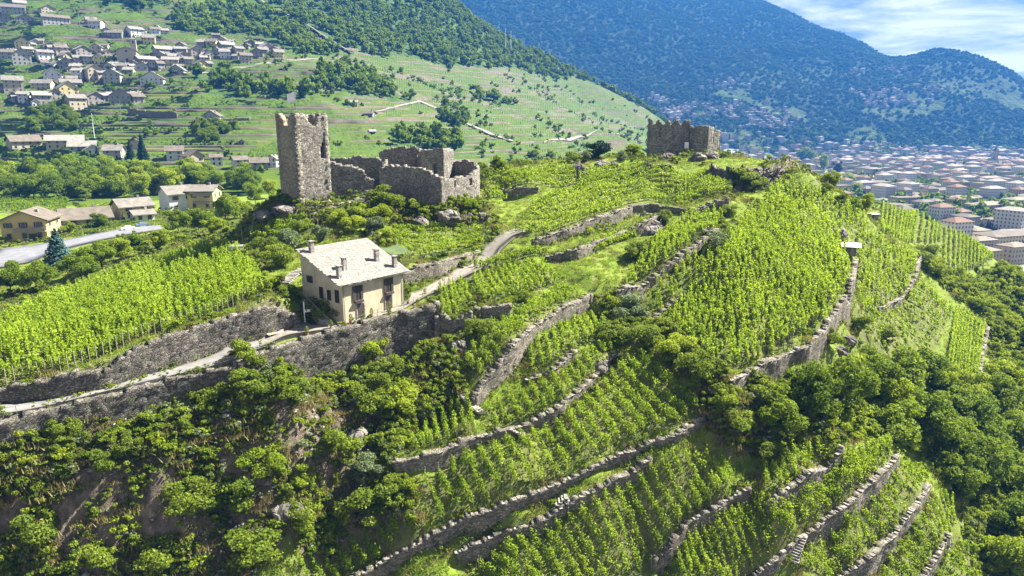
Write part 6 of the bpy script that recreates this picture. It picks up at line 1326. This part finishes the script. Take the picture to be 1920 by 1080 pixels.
BIG = [
 ('conifer',246,300,40,'shorter of the two dark spruces behind the saddle wood',1.0,330),('conifer',269,304,54,'taller of the two dark spruces behind the saddle wood',1.0,330),('conifer',183,294,22,'small dark spruce left of the spruce pair',1.0,330),('bluespruce',113,502,76,'large blue spruce beside the parking road',1.9,100),('bluespruce',232,418,22,'small blue spruce in the hedge garden',1.2,120),
 ('broad',22,552,64,'tree at the far left edge above the vineyard',1.0,90),('broad',70,548,60,'second tree from the left edge above the vineyard',1.1,90),('broad',150,522,62,'dark tree right of the blue spruce',1.2,100),('broad',190,505,56,'tree in the row behind the left vineyard, under the road',1.1,100),('bright',228,490,46,'bright tree below the road bend',1.1,100),('broad',262,478,44,'tree below the road near the car',1.2,100),('bright',300,470,40,'low bright tree at the back of the left vineyard',1.3,100),('broad',335,440,48,'tree right of the hedge garden',1.1,120),('broad',372,432,46,'tree below the yellow apartment house',1.2,120),('broad',425,420,58,'large tree left of the castle rock',1.0,120),('bright',450,410,46,'bright tree touching the castle rock',1.0,120),('broad',478,384,44,'tree behind the castle rock, nearest the tower',1.0,120),('bright',505,372,36,'bright tree hugging the tower foot',1.0,120),('broad',470,365,40,'dark tree left of the tower',1.0,150),('bright',400,440,36,'low bright tree behind the left vineyard',1.3,120),
 ('bright',95,425,30,'garden tree beside the ochre house',1.0,120),('bright',128,440,26,'bright garden tree in front of the low brown-roofed house',1.2,120),('broad',185,435,36,'garden tree in front of the wide brown roof',1.3,120),('bush',145,392,14,'round garden shrub behind the brown-roofed house',1.0,120),('broad',160,375,26,'garden tree in the vegetable plots',1.5,150),
 ('broad',1508,312,40,'dark tree on the ridge right of the lawn',1.0,150),('bright',1543,322,34,'pale bright tree on the right ridge',0.7,150),('purple',1568,332,34,'purple leaved tree on the right ridge',1.0,150),('bright',1555,352,34,'bright tree on the right ridge below the purple one',1.1,140),('bright',1582,360,38,'broad bright tree on the right ridge',1.1,140),('broad',1548,366,24,'dark shrub-like tree left of the ridge group',1.2,140),('bright',1606,378,36,'bright tree near the end of the ridge group',1.0,140),('broad',1600,396,30,'dark tree at the foot of the ridge group',1.0,140),('bright',1622,398,36,'last bright tree of the ridge group above the striped vineyard',0.9,140),('broad',1575,385,24,'small dark tree inside the ridge group',1.2,140),
 ('bright',1000,296,18,'low bright tree behind the upper field',1.4,150),('bright',1035,298,18,'low tree at the back of the upper field',1.4,150),('bright',1185,296,26,'row of bright climbing plants beside the castle wall',1.6,170),
]
for k, px, py, h, lab, w, rm in BIG: tree_px(k, px, py, h, lab, None, w, rm)
# town trees and the avenue of poplars
for k, (px, py, h) in enumerate([(1690,372,22),(1720,362,16),(1782,340,24),(1790,352,16),(1815,330,18),(1660,325,12),(1752,400,20),(1765,412,18),(1800,408,20),(1840,420,16),(1870,400,26),(1885,385,22),(1900,412,22),(1912,390,20),(1700,340,14),(1870,345,16),(1740,312,12),(1800,300,10),(1680,300,10),(1610,322,12),(1590,318,14),(1895,470,14),(1830,300,10),(1910,310,12)]):
    tree_px('broad', px, py, h * 1.1, f'dark green tree between town blocks, {ordinal(k + 1)} of the scattered town trees', 'town trees', 1.0, 380)
for k in range(12):
    t = k / 11; tree_px('conifer', 1824 + 46 * t, 416 + 38 * t, 22 + 8 * t, f'dark poplar, {ordinal(k + 1)} from the far end of the town avenue', 'poplars of the town avenue', 0.75, 380)
RTW = random.Random(9); tp = []
for _ in range(1000):
    px, py = (RTW.uniform(1245, 1915), RTW.uniform(250, 330)) if _ < 260 else (RTW.uniform(1570, 1915), RTW.uniform(285, 440)); p = hit(px, py, 420)
    if p[2] < 40 and p[1] > 440: tp.append(p)
tp = np.array(tp); scatter('suburb_trees', tp, rng.uniform(0, 6.28, len(tp)), np.repeat(rng.uniform(1.0, 2.1, len(tp))[:, None], 3, 1), rng.integers(0, 3, len(tp)), FP, 'dark garden trees scattered through the far suburbs', 'trees')
# ================================================================== ROADS AND SMALL THINGS
strip('parking_road', [(-60,500),(0,470),(60,462),(95,456)], [(-60,530),(0,505),(60,492),(92,478)], MAT['asphalt'], 'grey asphalt parking and road beside the ochre house', 0.35, 90, wmax=1.0)
strip('road', [(90,458),(150,446),(200,436),(250,428),(300,424)], [(92,478),(150,462),(200,450),(250,440),(305,432)], MAT['asphalt'], 'grey road running behind the left vineyard', 0.38, 90, wmax=1.0)
strip('village_road', [(330,139),(370,136),(420,130),(470,123),(520,116),(580,110),(640,107)], [(330,143),(370,140),(420,134),(470,127),(520,120),(580,113.5),(640,109.5)], MAT['gravel'], 'pale road leaving the village to the right', 0.7, 330, 60, smooth_z=False)
strip('hillside_road', [(700,212),(740,202),(790,190)], [(700,215),(740,205),(790,193)], MAT['gravel'], 'pale road crossing the hillside vineyards', 1.5, 330, 30, smooth_z=False)
strip('hillside_track', [(783,192),(830,212),(880,238),(960,268)], [(786,190),(834,210),(884,236),(964,266)], MAT['gravel'], 'track dropping diagonally through the hillside vineyards', 1.5, 330, 40, smooth_z=False)
strip('lower_hillside_road', [(1020,268),(1060,262),(1110,250),(1160,250)], [(1020,271),(1060,265),(1110,253),(1160,253)], MAT['gravel'], 'pale road at the foot of the vineyard hillside', 1.5, 400, 40, smooth_z=False)
strip('forest_track', [(484,2),(540,34),(600,70),(660,106)], [(488,0),(544,32),(604,68),(664,104)], MAT['gravel'], 'straight cutting through the hillside wood', 2.5, 400, 60)
strip('town_street', [(1770,400),(1800,430),(1850,468),(1905,500)], [(1778,398),(1812,426),(1862,460),(1920,490)], MAT['path'], 'pale street entering the town beside the avenue', 0.3, 380, 30)
def simple_wall(name, l, h, label, rmin):
    P, s = resample(wp(l, rmin), 1.5); g = ground(P[:, 0], P[:, 1]); V, Q = rag_wall(P[:, :2], g - 1, g + h, 0.8, 0.9, 0.05, 3); o = obj(name, mesh_np(name, V, Q, mats=[MAT['wall']])); tag(o, label, 'wall')
simple_wall('stone_wall', [(240,214),(290,221),(332,222)], 4.5, 'long dark stone wall below the village', 330)
simple_wall('stone_wall', [(415,228),(470,226)], 2.2, 'low stone wall right of the lone grey house', 330)
# hedges
def hedge(l, h, w, label, rmin):
    P, s = resample(wp(l, rmin), 0.4); n = int(s[-1] * 90); u = rng.uniform(0, s[-1], n); N2 = normals2(P); c = np.stack([np.interp(u, s, P[:, k]) for k in (0, 1)], -1) + np.stack([np.interp(u, s, N2[:, k]) for k in (0, 1)], -1) * rng.uniform(-w / 2, w / 2, n)[:, None]
    zz = h * np.where(rng.random(n) < 0.5, rng.uniform(0.85, 1.0, n), rng.uniform(0, 1, n)); V, Q = leaf_quads(np.column_stack([c, ground(c[:, 0], c[:, 1]) + zz]), 0.32 * rng.uniform(.7, 1.3, n), None, 0.4)
    o = obj('hedge', mesh_np('hedge', V, Q, mats=[MAT['tree']], fattr={'rnd': rng.random(n)})); tag(o, label, 'hedge')
hedge([(140,448),(200,436),(262,424)], 1.9, 1.4, 'long clipped hedge along the road', 120); hedge([(205,428),(255,417)], 1.6, 1.2, 'short clipped hedge around the yellow house garden', 120); hedge([(282,424),(310,420)], 1.7, 1.3, 'short hedge right of the garden gate', 120)
# cars
def car(px, py, rmin, turn, paint, label):
    p = hit(px, py, rmin); r = empty('car', (p[0], p[1], p[2] + 0.16), facing(p) + turn); m = M_plain(label, paint, 0.3, 0.05, 1, 0, 0, 0.6)
    sec = [(-2.1, .35), (-2.1, .8), (-1.95, .92), (-1.25, .98), (-0.75, 1.42), (0.75, 1.44), (1.35, 1.0), (2.0, .88), (2.1, .6), (2.1, .35)]; b = MB(); n = len(sec)
    vs = [(x, -0.86 + (0.14 if z > 1.1 else 0), z) for x, z in sec] + [(x, 0.86 - (0.14 if z > 1.1 else 0), z) for x, z in sec]; b.add(vs, [tuple(range(n)), tuple(range(2 * n - 1, n - 1, -1))] + [(i, n + i, n + (i + 1) % n, (i + 1) % n) for i in range(n)]); b.build('body', m, r)
    g = MB(); g.box((0, 0, 1.2), (1.5, 1.56, 0.3)); g.build('window', MAT['glass'], r)
    for x in (-1.3, 1.3):
        for y in (-.8, .8): MB().tube((x, y - .1, .33), (x, y + .1, .33), .33, n=12).build('wheel', MAT['shutter'], r)
    tag(r, label, 'car', 'cars on the road')
car(241, 433, 120, 0.2, (0.6, 0.62, 0.66), 'silver car parked on the road by the hedge'); car(268, 426, 120, 0.3, (0.12, 0.16, 0.22), 'dark car at the garden gate')
# potted cypresses along the house terrace
cyp = []
for v in range(2):
    n = 260; z = rng.random(n); rad = 0.26 * np.sin(np.clip(z, 0.03, 1) * 3.0) ** 0.7; a = rng.uniform(0, 6.28, n); V, Q = leaf_quads(np.stack([np.cos(a) * rad, np.sin(a) * rad, 0.3 + z * 1.2], -1), 0.13, None, 0.2); cyp.append(mesh_np('crown', V, Q, mats=[MAT['bush']], fattr={'rnd': rng.random(n)}))
pot_me = MB().tube((0, 0, 0), (0, 0, 0.4), 0.17, 0.24, 10).mesh('pot', M_plain('terracotta', (0.30, 0.14, 0.08), 0.8, 0.2, 3))
for k, (px, py) in enumerate([(576,631),(621,619),(658,607),(697,596),(731,584),(765,571),(797,558)]):
    p = hit(px, py, 60); o = empty('potted_cypress', (p[0], p[1], p[2] + 0.06)); obj('crown', cyp[k % 2], o); obj('pot', pot_me, o); tag(o, f'{ordinal(k + 1)} potted dwarf cypress from the left on the house terrace edge', 'potted plant', 'potted cypresses on the house terrace')
# agave below the tower
def agave(px, py, r0, label, rmin=60):
    p = hit(px, py, rmin); mb = MB()
    for k in range(22):
        a = k * 2.4; e = 0.25 + 0.05 * k; l = r0 * (1.1 - 0.02 * k); c, s = math.cos(a), math.sin(a); w = 0.1 * r0
        t = Vector((c * math.cos(e), s * math.cos(e), math.sin(e))); side = Vector((-s, c, 0)) * w
        mb.add([side * 0.6, -side * 0.6, t * l * 0.5 - side + Vector((0, 0, .05)), t * l * 0.5 + side + Vector((0, 0, .05)), t * l + Vector((0, 0, -0.12 * l))], [(0, 1, 2, 3), (3, 2, 4)])
    o = mb.build('agave', M_plain('agave_leaf', (0.14, 0.20, 0.16), 0.6, 0.2, 2)); o.location = p; tag(o, label, 'agave')
agave(612, 356, 1.7, 'blue-green agave at the right foot of the ruined tower'); agave(226, 706, 0.9, 'pale agave growing on the wall above the footpath')
# shed with white roof in the big vineyard
p = hit(1592, 478, 110); k = (p[1] * CP - p[2] * SP) / FPX; sh = empty('vineyard_shed', p, facing(p) + 0.05)
MB().box((0, 0, 0.9), (2.6, 2.2, 2.0)).build('wall', MAT['wall'], sh); MB().add([(-3.2, -1.6, 1.95), (2.2, -1.6, 2.0), (2.2, 1.6, 2.5), (-3.2, 1.6, 2.45), (-3.2, -1.6, 2.05), (2.2, -1.6, 2.1), (2.2, 1.6, 2.6), (-3.2, 1.6, 2.55)], [(3, 2, 1, 0), (4, 5, 6, 7), (0, 1, 5, 4), (1, 2, 6, 5), (2, 3, 7, 6), (3, 0, 4, 7)]).build('roof', MAT['white_paint'], sh); MB().box((0.5, -1.12, 0.75), (0.8, 0.08, 1.6)).build('door', MAT['wood'], sh)
tag(sh, 'small shed with bright white sheet roof in the big vineyard', 'shed')
p = hit(1637, 412, 110); sh = empty('vineyard_hut', p, 0.4); MB().box((0, 0, 0.7), (1.8, 1.8, 1.6)).build('wall', MAT['wall'], sh); MB().box((0, 0, 1.6), (2.6, 2.4, 0.12)).build('roof', MAT['white_paint'], sh); tag(sh, 'tiny pale roofed hut left of the striped vineyard', 'hut')
p = hit(447, 478, 90); sh = empty('garden_hut', p, facing(p) - 0.3); MB().box((0, 0, 0.8), (2.4, 1.8, 2.0)).build('wall', MAT['wood'], sh); MB().box((0, -0.93, 1.5), (2.2, 0.06, 0.7)).build('panel', MAT['white_paint'], sh); MB().box((0, 0, 1.86), (2.8, 2.2, 0.1)).build('roof', MAT['slate2'], sh); tag(sh, 'small dark hut with white panels at the top of the left vineyard', 'hut')
# lamp posts, utility poles, masts
def pole(px, py, hpx, label, rmin, kind='utility_pole', arms=1):
    p = hit(px, py, rmin); k = (p[1] * CP - p[2] * SP) / FPX; h = hpx * k; r = empty(kind, p); w = max(0.07, 0.55 * k); MB().tube((0, 0, -0.5), (0, 0, h), w, w * 0.6, 6).build('mast', MAT['metal'] if kind != 'lattice_mast' else MAT['white_paint'], r)
    for a in range(arms): MB().box((0, 0, h * (0.94 - 0.12 * a)), (h * 0.22, w, w)).build('crossarm', MAT['metal'], r)
    tag(r, label, 'pole')
pole(455,460,36,'dark lamp post left of the castle slope',90,'lamp_post',0); pole(580,446,24,'lamp post with round head above the house roof',90,'lamp_post',0); pole(18,410,26,'thin pole behind the ochre house',150)
pole(150,52,30,'white pole above the village church',330); pole(16,190,22,'white pole at the left edge of the village',330); pole(227,214,26,'pole beside the long dark village wall',330); pole(178,262,48,'tall lattice pylon below the village grove',330,'lattice_mast',3)
pole(948,100,44,'left pylon of the pair on the wooded ridge',1000,'lattice_mast',3); pole(958,100,40,'right pylon of the pair on the wooded ridge',1000,'lattice_mast',3)
for k, (px, h) in enumerate(((1737,12),(1743,7),(1748,10),(1752,8))): pole(px,103,h,f'{ordinal(k + 1)} antenna mast from the left on the far hilltop',2500,'antenna_mast',0)
# fallen wooden rails on the shaded bank
p0, p1 = hit(372, 834), hit(545, 772); r = empty('wooden_rail', p0); d = p1 - p0; MB().tube((0, 0, 0.8), (d[0], d[1], d[2] + 0.8), 0.07, n=6).build('top_rail', MAT['wood'], r); MB().tube((d[0] * .1, d[1] * .1, d[2] * .1 + 0.2), (d[0] * .95, d[1] * .95, d[2] * .95 + 0.25), 0.05, n=6).build('lower_rail', MAT['wood'], r)
for t in np.linspace(0.02, 0.98, 6): MB().tube((d[0] * t, d[1] * t, d[2] * t - 1.0), (d[0] * t, d[1] * t, d[2] * t + 0.95), 0.05, n=5).build('post', MAT['wood'], r)
tag(r, 'weathered wooden rail fence crossing the shaded bank', 'fence')
# long bench board on the yard
p = hit(518, 630); r = empty('yard_bench', (p[0], p[1], p[2] + 0.06), 0.75); MB().box((0, 0, 0.42), (2.6, 0.8, 0.12)).build('seat', M_plain('pale_board', (0.45, 0.40, 0.25), 0.8, 0.2, 2), r)
for x in (-1, 1): MB().box((x, 0, 0.18), (0.2, 0.6, 0.36)).build('leg', MAT['cap'], r)
tag(r, 'long pale wooden bench on the gravel yard', 'bench')
# white sign post by the house gable
p = hit(572, 606); r = empty('sign_post', p, 0.3); MB().box((0, 0, 1.6), (0.16, 0.16, 3.4)).build('post', MAT['white_paint'], r); MB().box((0.5, 0, 1.9), (1.0, 0.06, 0.4)).build('board', MAT['white_paint'], r); tag(r, 'white sign post at the corner of the gravel yard', 'sign')
p = hit(880, 442); r = empty('notice_board', p, 0.6); MB().box((0, 0, 1.2), (1.3, 0.06, 0.8)).build('board', MAT['metal'], r)
for x in (-.5, .5): MB().box((x, 0, 0.5), (0.08, 0.08, 1.4)).build('leg', MAT['wood'], r)
tag(r, 'small grey notice board where the drive meets the castle rock', 'sign')
# net covered pergola right of the house
p = hit(742, 492); r = empty('pergola', p, hang)
for x in (-1.8, 1.8):
    for y in (-1.3, 1.3): MB().box((x, y, 0.9), (0.09, 0.09, 2.6)).build('post', MAT['wood'], r)
V = [(x, y, 2.2 + 0.25 * y - 0.1 * math.cos(x * 1.6) + 0.05 * math.sin(3 * y + x)) for x in np.linspace(-2.2, 2.2, 9) for y in np.linspace(-1.7, 1.7, 7)]
obj('net', mesh_np('net', V, [(i * 7 + j, i * 7 + j + 1, (i + 1) * 7 + j + 1, (i + 1) * 7 + j) for i in range(8) for j in range(6)], mats=[M_plain('green_net', (0.07, 0.10, 0.035), 0.9, 0.3, 2)]), r); tag(r, 'small pergola covered with green net behind the yellow house', 'pergola')
# stone stairs
def stair(l, n, w, label, slab=0.22):
    P = wp(l); r = empty('stone_stair', P[0]); me = MB().box((0, 0, 0), (w, 0.5, slab), jit=0.04).mesh('step', MAT['cap'])
    for k in range(n):
        q = polyline_at(P, k / (n - 1)); d = P[-1] - P[0]; o = obj('step', me, r, tuple(q - P[0] + np.array([0, -0.25, 0.25]))); o.rotation_euler = (0, 0, math.atan2(d[1], d[0]) - math.pi / 2)
    tag(r, label, 'stairs', 'stone steps on the terraces')
stair([(868,742),(885,760),(903,775)], 12, 1.2, 'stone steps beside the thin post under the curved wall'); stair([(960,805),(980,816)], 5, 1.4, 'pale stone steps in the middle of the stepped wall'); stair([(1487,1052),(1492,1030),(1502,1006)], 10, 1.4, 'small stone stair set into the long straight wall'); stair([(535,532),(552,516),(568,508)], 10, 1.8, 'pale steps climbing left behind the yellow house'); stair([(1045,945),(1060,932),(1072,942)], 6, 1.3, 'pale slabs on the broken wall')
# boulders
def boulder(px, py, s, label, rmin=60, sq=0.7):
    p = hit(px, py, rmin); R2 = random.Random(int(px + py)); import bmesh as bm_; b = bm_.new(); bm_.ops.create_icosphere(b, subdivisions=3, radius=1.0)
    for v in b.verts:
        c = v.co; f = 1 + 0.5 * (fbm(np.array([c.x * 1.7 + px]), np.array([c.y * 1.7 + c.z * 2.1 + py]), 4, 3)[0] - 0.5) * 1.6; v.co = c * f; v.co.z *= sq
    me = bpy.data.meshes.new('boulder'); b.to_mesh(me); b.free(); me.materials.append(MAT['rock']); o = obj('boulder', me, None, tuple(p)); o.scale = (s, s * 0.8, s); o.rotation_euler = (R2.uniform(-.2, .2), R2.uniform(-.2, .2), R2.uniform(0, 6)); tag(o, label, 'boulder', 'rock outcrops')
for a in [(1085,318,2.4,'rock outcrop at the top of the upper field'),(1130,312,2.2,'grey outcrop below the dark round evergreen'),(1092,330,1.8,'lower rock of the outcrop in the upper field'),(1150,310,1.6,'small outcrop right of the ridge evergreen'),(1250,300,2.6,'grey rock left below the crenellated castle'),(1310,300,3.0,'rock under the bastion of the crenellated castle'),(1335,296,2.4,'pale rock at the right foot of the bastion'),(1228,438,2.6,'rock face holding the track bend'),(1225,425,2.0,'upper rock of the track bend'),(870,412,2.2,'rock under the right castle wall'),(905,410,2.0,'rock by the notice board'),(840,408,2.4,'cliffy rock below the castle front wall'),(790,418,2.2,'rock below the castle shrubs'),(498,406,3.4,'bare rock slope left of the tower',60,0.4),(535,396,2.8,'rock carrying the tower',60,0.4),(1570,440,2.4,'pale rock inside the big vineyard'),(1590,640,1.6,'rock below the edge of the big vineyard'),(1575,660,1.4,'lower rock below the edge of the big vineyard'),(770,745,2.2,'pale rock below the house terrace'),(800,770,1.6,'small pale rock above the vine steps'),(668,820,1.8,'white rock on the sunlit ridge of the bank'),(545,960,2.0,'rock rib on the bank'),(1330,440,1.6,'rock beside the footpath top'),(730,700,2.0,'rock in the thicket'),(1125,690,1.4,'stone in the gully'),(1405,745,1.4,'grey stone pile under the big vineyard wall'),(860,650,1.5,'pale stone under the corner wall')]: boulder(*a)
# ================================================================== AIR
mb = MB(); x0, x1, y0, y1, z0, z1 = -3700, 3900, -40, 4480, GZ.min() - 1.5, max(GZ.max() + 30, 60)
mb.box(((x0 + x1) / 2, (y0 + y1) / 2, (z0 + z1) / 2), (x1 - x0, y1 - y0, z1 - z0))
m, N, L, out = mat('air'); v = N('ShaderNodeVolumePrincipled'); v.inputs['Color'].default_value = (0.05, 0.25, 0.72, 1); v.inputs['Density'].default_value = 0.00014; v.inputs['Anisotropy'].default_value = 0.0
L(v.outputs[0], out.inputs['Volume']); hz = mb.build('haze', m); tag(hz, 'blue summer haze over the valley', None, None, 'stuff')
print('TREES', n1, n2, n3, n4, n5, 'GZ', GZ.min(), GZ.max(), 'objs', len(bpy.data.objects))
